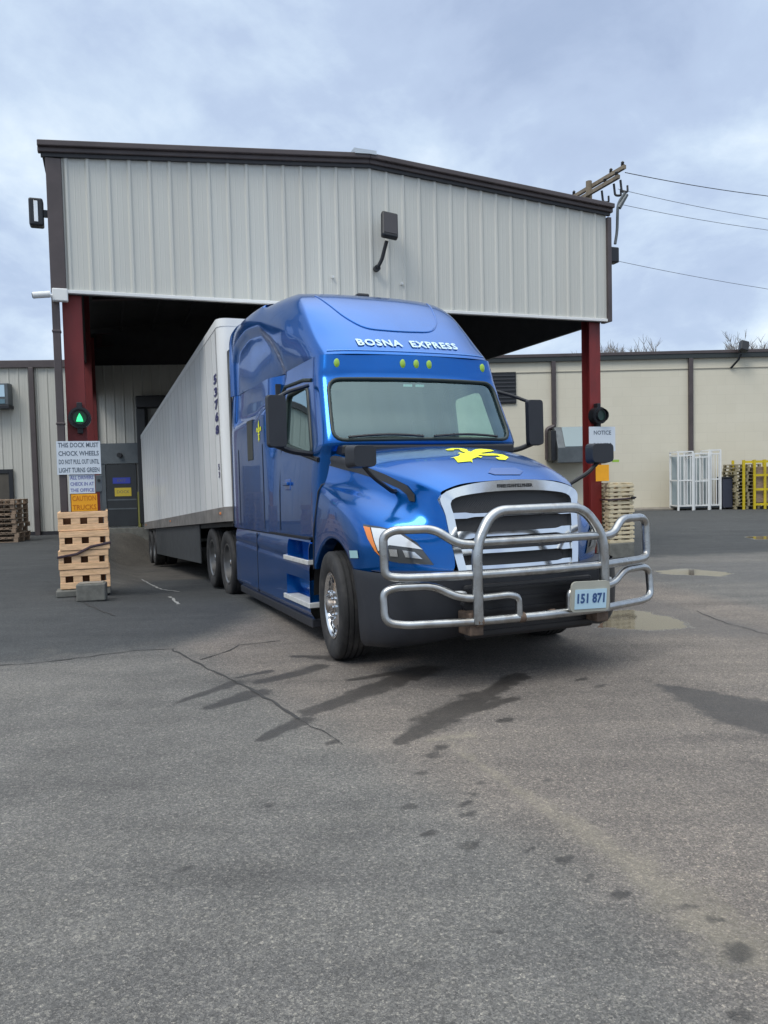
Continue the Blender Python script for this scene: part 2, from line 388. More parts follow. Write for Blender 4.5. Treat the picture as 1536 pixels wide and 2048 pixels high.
def asphalt():
    m = bpy.data.materials.new('asphalt'); m.use_nodes = True; t = m.node_tree; b = t.nodes['Principled BSDF']
    tc = N(t, 'ShaderNodeTexCoord'); v = tc.outputs['Object']
    def A(n): x = N(t, 'ShaderNodeAttribute'); x.attribute_name = n; return x.outputs['Fac']
    def S(x, lo, hi):
        n = N(t, 'ShaderNodeMapRange'); n.interpolation_type = 'SMOOTHSTEP'; t.links.new(x, n.inputs[0]); n.inputs[1].default_value = lo; n.inputs[2].default_value = hi; return n.outputs[0]
    big = noise(t, v, .35, 5, .6); mid = noise(t, v, 2.2, 5, .65); fine = noise(t, v, 40, 3, .7)
    vo = N(t, 'ShaderNodeTexVoronoi'); vo.inputs['Scale'].default_value = 170; t.links.new(v, vo.inputs['Vector'])
    sx = N(t, 'ShaderNodeSeparateColor'); t.links.new(vo.outputs['Color'], sx.inputs[0])
    vo2 = N(t, 'ShaderNodeTexVoronoi'); vo2.inputs['Scale'].default_value = 80; t.links.new(v, vo2.inputs['Vector'])
    sx2 = N(t, 'ShaderNodeSeparateColor'); t.links.new(vo2.outputs['Color'], sx2.inputs[0])
    spk = ramp(t, sx.outputs[0], [(0, (.42, .42, .42)), (.5, (.85, .85, .85)), (.80, (1.15, 1.15, 1.14)), (.93, (1.6, 1.57, 1.5)), (1, (2.1, 2.0, 1.9))])
    spk2 = ramp(t, sx2.outputs[0], [(0, (.62, .62, .62)), (.6, (1, 1, 1)), (.9, (1.3, 1.28, 1.22)), (1, (1.9, 1.85, 1.7))])
    wob = mth(t, 'MULTIPLY', mth(t, 'SUBTRACT', mid, .5), 1.1)
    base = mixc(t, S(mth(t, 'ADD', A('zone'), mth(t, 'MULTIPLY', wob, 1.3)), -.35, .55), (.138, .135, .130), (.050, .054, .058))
    base = mixc(t, S(mth(t, 'ADD', A('brown'), mth(t, 'MULTIPLY', wob, .5)), -.25, .45), base, (.168, .150, .136))
    base = mixc(t, mth(t, 'MULTIPLY', S(A('slab'), -.3, .3), .75), base, (.115, .105, .092))
    wv = noise(t, mapping(t, v, scale=(.5, 3.2, 1), rot=(0, 0, rad(-28))), .9, 5, .6)
    base = mixc(t, 1.0, base, ramp(t, wv, [(.3, (.82, .82, .83)), (.5, (1, 1, 1)), (.7, (1.16, 1.15, 1.13))]), 'MULTIPLY')
    base = mixc(t, 1.0, base, ramp(t, big, [(.3, (.84, .84, .85)), (.5, (1, 1, 1)), (.7, (1.13, 1.12, 1.10))]), 'MULTIPLY')
    base = mixc(t, 1.0, base, ramp(t, mid, [(.3, (.88, .88, .88)), (.7, (1.12, 1.12, 1.12))]), 'MULTIPLY')
    base = mixc(t, .68, base, spk, 'MULTIPLY'); base = mixc(t, .6, base, spk2, 'MULTIPLY')
    sk = S(mth(t, 'ADD', A('streak'), mth(t, 'MULTIPLY', mth(t, 'SUBTRACT', noise(t, v, 9, 5, .7), .5), 2.6)), -.1, 1.0)
    base = mixc(t, mth(t, 'MULTIPLY', sk, .30), base, (.30, .27, .20))
    sf = S(mth(t, 'ADD', A('stain'), mth(t, 'MULTIPLY', mth(t, 'SUBTRACT', noise(t, v, 7, 6, .7), .5), 2.2)), -.15, .45)
    base = mixc(t, mth(t, 'MULTIPLY', sf, .72), base, (.018, .016, .015))
    wf = S(mth(t, 'ADD', A('wet'), mth(t, 'MULTIPLY', wob, .5)), -.15, .25)
    base = mixc(t, mth(t, 'MULTIPLY', wf, .35), base, (.035, .033, .032))
    pf = S(mth(t, 'ADD', A('puddle'), mth(t, 'MULTIPLY', wob, .45)), -.02, .06)
    base = mixc(t, pf, base, (.125, .112, .085))
    t.links.new(base, b.inputs['Base Color'])
    r = mth(t, 'SUBTRACT', .88, mth(t, 'MULTIPLY', sf, .38)); r = mth(t, 'SUBTRACT', r, mth(t, 'MULTIPLY', wf, .30))
    r = mth(t, 'MULTIPLY', r, mth(t, 'SUBTRACT', 1.0, mth(t, 'MULTIPLY', pf, .93)))
    t.links.new(r, b.inputs['Roughness'])
    bn = N(t, 'ShaderNodeBump'); bn.inputs['Distance'].default_value = .006
    t.links.new(mth(t, 'MULTIPLY', mth(t, 'SUBTRACT', 1.0, pf), .9), bn.inputs['Strength'])
    t.links.new(mth(t, 'ADD', vo.outputs['Distance'], fine), bn.inputs['Height']); t.links.new(bn.outputs[0], b.inputs['Normal'])
    return m
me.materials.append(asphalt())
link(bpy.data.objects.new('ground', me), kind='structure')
def gh(x, y): return float(gz(np.array(x), np.array(y)))
# crack ribbons
def ribbon(pxs, wd, name, m, seedv, lift=.005, jit=.035):
    rnd = random.Random(seedv); pts = []
    for (a, b) in zip(pxs[:-1], pxs[1:]):
        p, q = gnd(*a), gnd(*b); n = max(2, int((q - p).length / .10))
        for i in range(n): pts.append(p.lerp(q, i / n))
    pts.append(gnd(*pxs[-1])); P = []
    for i, p in enumerate(pts):
        t = (pts[min(i + 1, len(pts) - 1)] - pts[max(i - 1, 0)]).normalized(); nrm = Vector((-t.y, t.x, 0))
        p = p + nrm * rnd.uniform(-jit, jit) * .5; ww = wd * rnd.uniform(.35, 1.25)
        P.append([Vector(((p + nrm * s * ww).x, (p + nrm * s * ww).y, gh((p + nrm * s * ww).x, (p + nrm * s * ww).y) + lift)) for s in (-.5, .5)])
    MB().grid(P).build(name, m, kind='structure')
CRK = mat('crack_filler', (.035, .034, .034), .75, vary=.3, vscale=10)
LINE = mat('worn_line_paint', (.30, .30, .29), .8, vary=.35, vscale=14)
ribbon([(-60, 1334), (60, 1328), (160, 1316), (270, 1301), (342, 1298)], .022, 'pavement_crack', CRK, 1)
ribbon([(342, 1298), (400, 1330), (470, 1362), (540, 1402), (598, 1438)], .026, 'pavement_crack', CRK, 2)
ribbon([(398, 1320), (440, 1308), (480, 1291), (560, 1282)], .018, 'pavement_crack', CRK, 3)
ribbon([(598, 1438), (640, 1462), (690, 1490)], .009, 'pavement_crack', CRK, 4)
ribbon([(130, 1182), (180, 1212), (230, 1232)], .03, 'pavement_crack', CRK, 5)
ribbon([(1392, 1222), (1450, 1246), (1530, 1268), (1620, 1290)], .014, 'pavement_crack', CRK, 6)
ribbon([(282, 1122), (302, 1141), (322, 1157), (360, 1166)], .05, 'painted_line', LINE, 7)
ribbon([(340, 1183), (350, 1196), (358, 1206)], .05, 'painted_line', LINE, 8)

# ================================================================== CANOPY
CA = rad(19.55)
canopy = empty('loading_canopy', (-4.69, 11.94, 0), (0, 0, CA), label='tall grey ribbed metal canopy on red steel columns over the loading dock', cat='canopy')
CM = Matrix.Translation((-4.69, 11.94, 0)) @ Matrix.Rotation(CA, 4, 'Z')
S0, S1, SR, DEP = -.08, 9.68, 4.83, 15.3
def roofz(s, top=7.06, eave=6.68): return eave + (top - eave) * (1 - abs(s - SR) / (SR - S0))
def ribs(x0, x1, zb, zt, sp=.3048, dp=.024, phase=0.0):
    """profile of a ribbed metal sheet: list of (x, y)"""
    pr = []; x = x0 - phase
    while x < x1 + sp:
        for dx, y in ((.02, 0), (.045, -dp), (.075, -dp), (.10, 0), (.165, 0), (.175, -.003), (.185, 0), (.24, 0), (.25, -.003), (.26, 0)):
            if x0 <= x + dx <= x1: pr.append((x + dx, y))
        x += sp
    pr = [(x0, 0)] + pr + [(x1, 0)]
    P = [[Vector((a, y, zb(a) if callable(zb) else zb)) for a, y in pr], [Vector((a, y, zt(a) if callable(zt) else zt)) for a, y in pr]]
    return P
MB().grid(ribs(S0, S1, 4.655, lambda s: roofz(s) + .03)).build('gable_panel', PANEL, canopy)
MB().box(S0, S1, -.045, .03, 4.60, 4.652).build('panel_base_trim', WHT, canopy, bevel=.006)
mb = MB()
for a, b in ((-.40, SR), (SR, 9.78)):
    za, zb = roofz(a), roofz(b)
    for (y0, y1, o0, o1) in ((-.10, .0, .0, .075), (-.16, -.02, .07, .155)):
        mb.add([(a, y0, za + o0), (b, y0, zb + o0), (b, y1, zb + o0), (a, y1, za + o0), (a, y0, za + o1), (b, y0, zb + o1), (b, y1, zb + o1), (a, y1, za + o1)],
               [(0, 3, 2, 1), (4, 5, 6, 7), (0, 1, 5, 4), (1, 2, 6, 5), (2, 3, 7, 6), (3, 0, 4, 7)])
mb.build('rake_trim', TRIM, canopy, bevel=.012)
mb = MB()
for a, b in ((-.36, SR), (SR, 9.74)):
    za, zb = roofz(a), roofz(b)
    mb.add([(a, -.06, za - .055), (b, -.06, zb - .055), (b, .0, zb - .055), (a, .0, za - .055), (a, -.06, za - .003), (b, -.06, zb - .003), (b, 0, zb - .003), (a, 0, za - .003)],
           [(0, 3, 2, 1), (4, 5, 6, 7), (0, 1, 5, 4), (1, 2, 6, 5), (2, 3, 7, 6), (3, 0, 4, 7)])
mb.build('rake_soffit', TRIMH, canopy)
MB().prism([(SR - .28, 7.17), (SR - .02, 7.185), (SR + .1, 7.18), (SR + .1, 7.245), (SR - .3, 7.255)], lambda a, b: Vector((a, -.185, b)), lambda a, b: Vector((a, .3, b))).build('ridge_flashing', mat('bare_flashing', (.55, .58, .60), .35, .7), canopy)
MB().box(-.30, S0 - .002, -.06, .2, 4.60, 6.60).build('corner_trim', TRIM, canopy, bevel=.01)
MB().box(S1 + .002, S1 + .09, -.06, .2, 4.60, 6.60).build('corner_trim', TRIM, canopy, bevel=.01)
mb = MB()
for a, b in ((-.36, SR), (SR, 9.74)):
    za, zb = roofz(a) + .07, roofz(b) + .07
    mb.add([(a, .02, za), (b, .02, zb), (b, DEP, zb), (a, DEP, za), (a, .02, za + .1), (b, .02, zb + .1), (b, DEP, zb + .1), (a, DEP, za + .1)],
           [(0, 3, 2, 1), (4, 5, 6, 7), (0, 1, 5, 4), (1, 2, 6, 5), (2, 3, 7, 6), (3, 0, 4, 7)])
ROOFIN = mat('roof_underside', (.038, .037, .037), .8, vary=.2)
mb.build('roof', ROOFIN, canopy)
# side skirts of the canopy
for s, sg in ((S0 + .03, -1), (S1 - .03, 1)):
    P = ribs(.2, DEP, 4.655, 6.62)
    MB().grid([[Vector((s + sg * -p.y * 1, p.x, p.z)) for p in r] for r in P]).build('side_panel', PANL, canopy)
    MB().box(s - .02, s + .02, .2, DEP, 4.60, 4.65).build('side_trim', TRIMH, canopy)
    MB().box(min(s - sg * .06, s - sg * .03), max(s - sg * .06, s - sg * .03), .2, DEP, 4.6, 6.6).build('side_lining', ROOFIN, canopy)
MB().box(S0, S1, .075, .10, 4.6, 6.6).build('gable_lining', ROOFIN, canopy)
# steel frames
def ibeam_col(s0, s1, y, h, name='column', zb=0.0):
    m = MB(); m.box(s0, s1, y, y + .022, zb, h); m.box(s0, s1, y + .25, y + .272, zb, h); c = (s0 + s1) / 2; m.box(c - .008, c + .008, y + .024, y + .248, zb, h)
    m.box(s0 - .04, s1 + .04, y - .04, y + .31, zb - .002, zb + .022)
    return m.build(name, REDC, canopy, bevel=.004)
for y in (.12, 7.4, 14.4):
    for a, b in ((-.16, .12), (9.36, 9.61)):
        zb = 0.0 if y < 1 else 0.0
        ibeam_col(a, b, y, 6.45, zb=zb)
m = MB()
for y in (.2, 7.5, 14.5):
    m = MB()
    for a, b in ((.2, SR), (SR, 9.2)):
        za, zb = roofz(a) - .15, roofz(b) - .15
        for (w0, w1, o0, o1) in ((-.1, .1, -.40, -.37), (-.1, .1, 0, .03), (-.01, .01, -.36, -.01)):
            m.add([(a, y + w0, za + o0), (b, y + w0, zb + o0), (b, y + w1, zb + o0), (a, y + w1, za + o0), (a, y + w0, za + o1), (b, y + w0, zb + o1), (b, y + w1, zb + o1), (a, y + w1, za + o1)],
                  [(0, 3, 2, 1), (4, 5, 6, 7), (0, 1, 5, 4), (1, 2, 6, 5), (2, 3, 7, 6), (3, 0, 4, 7)])
    m.build('rafter', mat('dark_red_steel', (.045, .012, .013), .6), canopy)
m = MB()
for i in range(1, 10):
    s = i * (S1 - S0) / 10
    m.box(s - .03, s + .03, .3, DEP, roofz(s) - .13, roofz(s) - .06)
m.build('purlin', ROOFIN, canopy)
# gutter pipe on the front left corner
m = MB(); m.box(-.30, -.19, -.05, .06, .1, 4.55); m.box(-.31, -.18, -.06, .07, 2.6, 2.64); m.box(-.31, -.18, -.06, .07, 4.0, 4.04)
m.build('downspout', TRIM, canopy, bevel=.012)

def on_canopy(name, s, y, z, rot=0, **k):
    p = CM @ Vector((s, y, z)); return empty(name, p, (0, 0, CA + rot), **k)
# flood light in the middle of the gable
t = on_canopy('flood_light', 4.98, -.06, 5.30, label='black rectangular floodlight on an arm at the centre of the gable', cat='light')
MB().tube(fillet([(-.06, -.02, 0), (-.06, -.09, .0), (.0, -.13, .12), (.05, -.18, .34), (.07, -.20, .42)], .05), .032, 10).build('arm', DARK, t, smooth=True)
MB().cyl((-.06, .02, -.01), (-.06, -.07, -.01), .055).build('mount', DARK, t, smooth=True)
hd = Matrix.Translation((.10, -.27, .66)) @ Matrix.Rotation(rad(-24), 4, 'X') @ Matrix.Rotation(rad(9), 4, 'Y')
MB().box(-.145, .145, -.05, .06, -.26, .26, hd).build('head', DARK, t, bevel=.03)
MB().box(-.115, .115, -.058, -.052, -.21, .21, hd).build('lens', mat('dark_lens', (.012, .012, .02), .6), t)
# wall packs at the two corners
def wallpack(s, z, lab, sg, hh, strip):
    t = on_canopy('wall_light', s, .05, z, label=lab, cat='light')
    MB().box(-.10, .10, -.09, .10, -hh, hh).build('housing', DARK, t, bevel=.025)
    if strip: MB().box(-.028, .028, -.102, -.092, -hh * .75, hh * .75).build('lens', LENS, t, bevel=.004)
    MB().box(.1 if sg > 0 else -.17, .17 if sg > 0 else -.1, -.03, .03, -.05, .05).build('bracket', DARK, t)
wallpack(-.46, 5.79, 'black wall light with a pale strip on the left corner of the canopy', 1, .205, True)
wallpack(9.86, 5.90, 'slim black wall light on the right corner of the canopy', -1, .15, False)
# security camera and its junction box
t = on_canopy('security_camera', -.16, -.12, 4.56, label='white security camera on the front left corner of the canopy', cat='camera')
MB().box(-.12, .10, -.05, .06, -.11, .08).build('junction_box', WHT, t, bevel=.015)
MB().tube([(-.10, -.02, -.03), (-.22, -.06, -.05)], .022, 8).build('arm', WHT, t, smooth=True)
MB().tube([(-.14, -.10, -.03), (-.38, -.10, -.06)], .05, 12).build('housing', WHT, t, smooth=True)
MB().cyl((-.375, -.10, -.062), (-.39, -.10, -.064), .038).build('lens', BLKP, t, smooth=True)
# service mast
t = on_canopy('service_mast', 9.86, -.04, 6.1, label='grey conduit mast with a weatherhead at the right canopy corner', cat='mast')
MB().tube(fillet([(.0, 0, .0), (.05, 0, .25), (.07, 0, .78), (.20, -.05, .98)], .12), .028, 8).build('conduit', GREY, t, smooth=True)
MB().tube([(.09, 0, .70), (.24, -.06, .95)], .05, 8, rs=[.05, .035]).build('weatherhead', GREY, t, smooth=True)
for dx in (0, 1):
    pass
# small fixings on the gable
for s, z in ((4.14, 5.11), (5.4, 5.07)):
    MB().cyl((s, -.06, z), (s, .0, z), .022, 8).build('bolt', STEP, canopy, smooth=True)

# traffic signals
def signal(s, z, lab, lit):
    t = on_canopy('dock_signal', s, 0.0, z, label=lab, cat='signal light')
    MB().cyl((0, -.06, 0), (0, .11, 0), .165, 24).build('housing', DARK, t, smooth=True); MB().box(-.04, .04, -.02, .11, -.24, .24).build('bracket', DARK, t, bevel=.01)
    MB().tube([(0, -.07, .0), (0, -.16, 0)], .125, 20, caps=False).build('visor', DARK, t, smooth=True)
    if lit:
        MB().cyl((0, -.062, 0), (0, -.075, 0), .10, 20).build('green_lens', mat('green_lens', (.005, .10, .04), .3), t, smooth=True)
        MB().prism([(-.05, -.06), (.05, -.06), (.035, .0), (0, .07), (-.035, .0)], lambda a, b: Vector((a, -.077, b)), lambda a, b: Vector((a, -.082, b))).build('lit_lamp', GREENL, t)
    else:
        MB().cyl((0, -.062, 0), (0, -.075, 0), .10, 20).build('lens', mat('off_lens', (.02, .06, .045), .25), t, smooth=True)
    return t
signal(.03, 2.71, 'green lit dock signal on the left red column', True)
signal(9.47, 2.78, 'unlit black dock signal on the right red column', False)
# signs
def sign(s0, s1, z0, z1, y, lines, lab, m, ink, cat='sign', size=None, bold=.002):
    cx, cz = (s0 + s1) / 2, (z0 + z1) / 2; w_, h_ = s1 - s0, z1 - z0
    t = on_canopy('sign', cx, y, cz, label=lab, cat=cat)
    MB().box(-w_ / 2, w_ / 2, -.004, .008, -h_ / 2, h_ / 2).build('board', m, t)
    if lines:
        n = len(lines); sz = size or h_ / n * .78
        for i, l in enumerate(lines):
            vs, fs = text_geo(l, sz, bold=bold); mx = max([abs(v.x) for v in vs] + [.01]); k = min(1, w_ * .46 / mx)
            b = MB(); b.add([Vector((v.x * k, -.006, v.y + h_ / 2 - (i + .5) * h_ / n)) for v in vs], fs)
            b.build('lettering', ink, t)
    return t
sign(-.32, .31, 1.84, 2.35, -.07, ['THIS DOCK MUST', 'CHOCK WHEELS', 'DO NOT PULL OUT UNTIL', 'LIGHT TURNS GREEN'], 'larger white sign board below the green dock signal', SIGNW, INK)
sign(-.16, .21, 1.545, 1.835, -.05, ['ALL DRIVERS', 'CHECK IN AT', 'THE OFFICE'], 'small white notice under the larger white sign on the left column', SIGNW, mat('violet_ink', (.18, .20, .42), .6))
sign(-.14, .235, 1.26, 1.535, -.06, ['CAUTION', 'TRUCKS'], 'orange caution sign above the left wooden column guard', ORG, mat('amber_ink', (.55, .16, .0), .6))
sign(9.20, 9.80, 2.08, 2.56, -.07, ['NOTICE', 'DRIVERS'], 'white sign board on the right red column', SIGNW, INK, size=.11)
sign(9.36, 9.66, 1.5, 1.82, -.05, None, 'orange sign on the right red column behind the hood mirror', ORG, INK)
t = on_canopy('switch_box', .27, -.03, 1.70, label='grey switch box beside the small white notice on the left column', cat='electrical box')
MB().box(-.05, .05, -.05, .06, -.14, .12).build('case', GREY, t, bevel=.01); MB().cyl((0, -.05, .04), (0, -.065, .04), .022).build('button', BLKP, t)
MB().tube([(0.02, 0, -.14), (.02, 0, -.5)], .015, 8).build('conduit', GREY, t)

# wooden guards round the columns
def guard_left():
    s0, s1, y0, y1 = -.33, .38, -.36, .46
    t = on_canopy('column_guard', 0, 0, 0, label='orange pine guard with square notches strapped round the left column', cat='wooden guard')
    n = 4; z = .11; hgt = .292
    for i in range(n):
        jit = [(.0, .01), (-.012, .0), (.012, -.01), (.0, .012)][i]
        a0, a1, b0, b1 = s0 + jit[0], s1 + jit[0], y0 + jit[1], y1 + jit[1]
        zz = z + i * hgt
        for (h0, h1) in ((.004, .098), (.196, .288)):
            m = MB(); m.box(a0, a1, b0, b0 + .03, zz + h0, zz + h1); m.box(a0, a0 + .03, b0 + .032, b1, zz + h0, zz + h1); m.box(a1 - .03, a1, b0 + .032, b1, zz + h0, zz + h1)
            m.build('board', WOOD, t, bevel=.005)
        for (c0, c1) in ((a0 + .004, a0 + .075), (a0 + .185, a0 + .315), (a0 + .415, a0 + .575), (a0 + .655, a1 - .004)):
            MB().box(c0, c1, b0 + .006, b0 + .06, zz + .10, zz + .194).build('block', WOOD, t, bevel=.004)
        for sx in (a0 + .006, a1 - .06):
            for k in range(3): MB().box(sx, sx + .054, b0 + .08 + k * .26, b0 + .22 + k * .26, zz + .10, zz + .194).build('block', WOOD, t)
        MB().box(a0 + .07, a1 - .07, b0 + .09, b0 + .10, zz, zz + hgt).build('notch_shade_sheet', mat('notch_shade', (.10, .045, .02), .9), t)  # added dark sheet, paints the shade inside the notches
    MB().tube([(s0 - .012, y0 - .012, .60), (s0 + .25, y0 - .014, .64), (s0 + .45, y0 - .014, .74), (s1 + .012, y0 - .012, .79), (s1 + .012, y1, .70), (s0 - .012, y1, .60)], .02, 6, closed=True).build('strap', STRAP, t)
    for x in (s0 + .0,): MB().box(s0 - .06, s0 + .34, y0 - .07, y0 + .28, 0.002, .10).build('base', CONC, t, bevel=.015)
    MB().box(s0 + .36, s1, y0 + .02, y1, 0.002, .105).build('base', CONC, t, bevel=.015)
guard_left()
p = gnd(178, 1203)
t = empty('concrete_block', (p.x, p.y + .12, 0), (0, 0, CA - rad(6)), label='grey concrete block on the asphalt in front of the left column guard', cat='block')
MB().box(-.20, .20, -.11, .16, .0, .25).build('block', CONC, t, bevel=.018)
MB().box(-.17, .17, -.08, .13, .251, .262).build('pale_top', CONL, t, bevel=.005)  # paler slab laid on top of the block
def guard_right():
    t = on_canopy('column_guard', 0, 0, 0, label='pale pine slat stack strapped beside the right column', cat='wooden guard')
    rnd = random.Random(3)
    for i in range(14):
        z = .30 + i * .083; j = rnd.uniform(-.012, .012)
        m = MB(); m.box(9.46 + j, 10.03 + j, -.34, -.25, z, z + .05); m.box(9.64 + j, 10.03 + j, -.02, .07, z, z + .05); m.box(9.64 + j, 10.03 + j, .3, .4, z, z + .05)
        m.box(9.48 + j, 9.56 + j, -.33, -.26, z + .051, z + .082); m.box(9.93 + j, 10.01 + j, -.33, .39, z + .051, z + .082)
        m.box(9.66 + j, 9.74 + j, -.33, .39, z + .051, z + .082)
        m.build('slat', WOODP, t, bevel=.004)
    MB().tube([(9.44, -.355, 1.14), (9.8, -.36, 1.15), (10.05, -.355, 1.17), (10.05, .41, 1.17), (9.66, .41, 1.13)], .018, 6, closed=True).build('strap', STRAP, t)
    MB().cyl((9.96, -.36, 1.165), (9.96, -.42, 1.165), .03, 8).build('strap_buckle', BLKP, t)
    MB().box(9.44, 10.02, -.36, .08, -.0, .298).build('base', CONC, t, bevel=.02)
guard_right()
t = on_canopy('bollard', 10.42, 1.5, 0, label='thin rusty brown bollard to the right of the right column guard', cat='bollard')
MB().cyl((0, 0, 0), (0, 0, 1.38), .045, 12).build('post', mat('rust_brown', (.07, .035, .025), .8, vary=.3), t, smooth=True)
MB().cyl((0, 0, 1.38), (0, 0, 1.40), .052, 12).build('cap', mat('rust_brown', (.07, .035, .025)), t, smooth=True)
t = on_canopy('reflector_tag', 9.83, -.05, 1.89, label='small yellow reflector tag at the edge of the right column', cat='reflector')
MB().box(-.09, .07, -.005, .005, -.025, .025).build('tag_face', MARK, t, bevel=.002); MB().box(-.2, -.09, .0, .01, -.01, .01).build('bracket', GREY, t)

# ================================================================== WAREHOUSES
LA = math.atan(.08)
lw = empty('warehouse', (-11.43, 25.49, 0), (0, 0, LA), label='long pale ribbed metal warehouse wall on the left and behind the canopy', cat='warehouse')
LM = Matrix.Translation((-11.43, 25.49, 0)) @ Matrix.Rotation(LA, 4, 'Z')
MB().grid(ribs(-30, 13.0, lambda a: -1.2, 5.55, phase=.1)).build('wall', PANL, lw)
MB().box(-30, 1.15, -.12, .2, 5.50, 5.74).build('eave_trim', TRIM, lw, bevel=.01)
MB().box(-30, 13.0, .04, 6.5, 5.3, 5.7).build('roof', TRIMH, lw)
MB().box(1.3, 13.0, .05, .3, 5.0, 8.0).build('upper_wall', ROOFIN, lw)
MB().box(-.10, .06, -.14, -.036, .0, 5.5).build('downspout', TRIM, lw, bevel=.01)
MB().box(-9.10, -8.94, -.14, -.036, .0, 5.5).build('downspout', TRIM, lw, bevel=.01)
m = MB(); m.box(-30, 1.9, -.05, -.02, -.01, .12); m.build('base_trim', TRIMH, lw)
MB().box(1.95, 12.9, -.16, -.037, -1.1, .16).build('dock_face', CONC, lw, bevel=.02)
# dock door surround
MB().box(2.02, 3.55, -.10, -.036, 2.30, 2.98).build('door_lintel', GREY, lw, bevel=.01)
MB().cyl((2.72, -.10, 2.58), (2.72, -.22, 2.58), .08, 12).build('lintel_lamp', BLKP, lw, smooth=True)
MB().box(2.02, 2.22, -.08, -.036, .17, 2.29).build('door_jamb', GREY, lw)
t = MB().box(2.24, 3.22, -.075, -.037, .22, 2.28).build('door', DOORM, lw, bevel=.01)
MB().box(2.45, 3.02, -.085, -.077, 1.64, 1.84).build('door_sign', BLUES, t)
MB().box(2.50, 3.04, -.085, -.077, 1.22, 1.50).build('door_sign', YELS, t)
for z in (.78, 1.08): MB().box(2.26, 3.20, -.085, -.077, z, z + .045).build('door_bar', GREY, t)
m = MB(); text_on(m, 'EXIT', .14, (2.735, -.087, 1.74), (1, 0, 0), (0, 0, 1)); text_on(m, 'DOCK', .14, (2.77, -.087, 1.36), (1, 0, 0), (0, 0, 1)); m.build('sign_text', mat('dull_ink', (.12, .12, .10)), t)
MB().box(3.24, 3.33, -.13, -.037, .17, 1.35).build('guard_rail', mat('dull_yellow', (.20, .20, .05), .6), lw, bevel=.02)
# dock opening with the trailer backed up to it
MB().box(3.36, 3.66, -.42, -.037, .3, 4.1).build('dock_seal', BLKP, lw, bevel=.03)
MB().box(6.35, 6.65, -.42, -.037, .3, 4.1).build('dock_seal', BLKP, lw, bevel=.03)
MB().box(3.36, 6.65, -.42, -.037, 4.105, 4.5).build('dock_seal', BLKP, lw, bevel=.03)
t = empty('wall_awning_light', LM @ Vector((-1.05, -.04, 4.55)), (0, 0, LA), label='wide pale blue light box mounted high on the left warehouse wall', cat='wall light')
MB().box(-1.2, .40, -.38, 0, -.28, .42).build('housing', GREY, t, bevel=.02); MB().box(-1.1, .30, -.395, -.382, -.02, .36).build('panel', mat('pale_blue_panel', (.45, .60, .70), .25, .2, .5), t)
MB().box(-1.1, .30, -.395, -.382, -.24, -.10).build('lower_panel', mat('teal_panel', (.12, .20, .24), .3, .2), t); MB().box(-1.2, .42, -.40, -.0, -.40, -.285).build('shade', DARK, t, bevel=.01)
t = empty('open_doorway', LM @ Vector((-1.6, -.04, 0)), (0, 0, LA), label='dark framed doorway behind the pallet stack at the left edge', cat='doorway')
m = MB(); m.box(.72, .86, -.06, .0, .0, 2.20); m.box(-.6, .72, -.06, .0, 2.06, 2.20); m.build('door_frame', DARK, t, bevel=.01); MB().box(-.6, .718, -.03, -.002, 0, 2.058).build('door_leaf', mat('brown_door', (.07, .062, .05), .7, vary=.2), t)

def pallet_mesh(wd=1.2, dp=1.0):
    m = MB()
    for i in range(7): m.box(-wd / 2 + i * (wd - .10) / 6, -wd / 2 + i * (wd - .10) / 6 + .10, -dp / 2, dp / 2, .118, .138)
    for y in (-dp / 2, -.045, dp / 2 - .09): m.box(-wd / 2, wd / 2, y, y + .09, .098, .116)
    for y in (-dp / 2, -.045, dp / 2 - .09): m.box(-wd / 2, wd / 2, y, y + .09, .0, .018)
    return m
def blocks_mesh(wd=1.2, dp=1.0):
    m = MB()
    for y in (-dp / 2, -.045, dp / 2 - .09):
        for x in (-wd / 2, -.06, wd / 2 - .12): m.box(x, x + .12, y, y + .09, .019, .097)
    return m
def make_pallet(mt, lab, group):
    b = pallet_mesh(); q = blocks_mesh(); b.add(q.v, q.f)
    return b.build('pallet', mt, label=lab, cat='pallet', group=group)
def pallet_stack(n, base, rz, mt, what, seedv, order, dxs=1):
    rnd = random.Random(seedv); first = None; L = ['lowest', 'second from the bottom', 'third from the bottom', 'fourth from the bottom', 'fifth from the bottom', 'sixth from the bottom', 'seventh from the bottom', 'eighth from the bottom', 'ninth from the bottom', 'tenth from the bottom', 'eleventh from the bottom', 'twelfth from the bottom', 'topmost']
    for i in range(n):
        lab = (L[i] if i < n - 1 else 'topmost') + ' ' + what
        if first is None: t = first = make_pallet(mt, lab, order); 
        else:
            t = first.copy(); COL.objects.link(t); t['label'] = lab
            for ch in first.children: c = ch.copy(); COL.objects.link(c); c.parent = t
        t.location = base + Vector((rnd.uniform(-.04, .04), rnd.uniform(-.04, .04), i * .1395 + .002)); t.rotation_euler = (0, 0, rz + rnd.uniform(-.03, .03))
pb = gnd(2, 1086); pallet_stack(9, Vector((pb.x - .22, pb.y + .55, 0)), LA, WOODO, 'brown pallet of the stack before the left warehouse wall', 5, 'pallets stacked before the left warehouse')

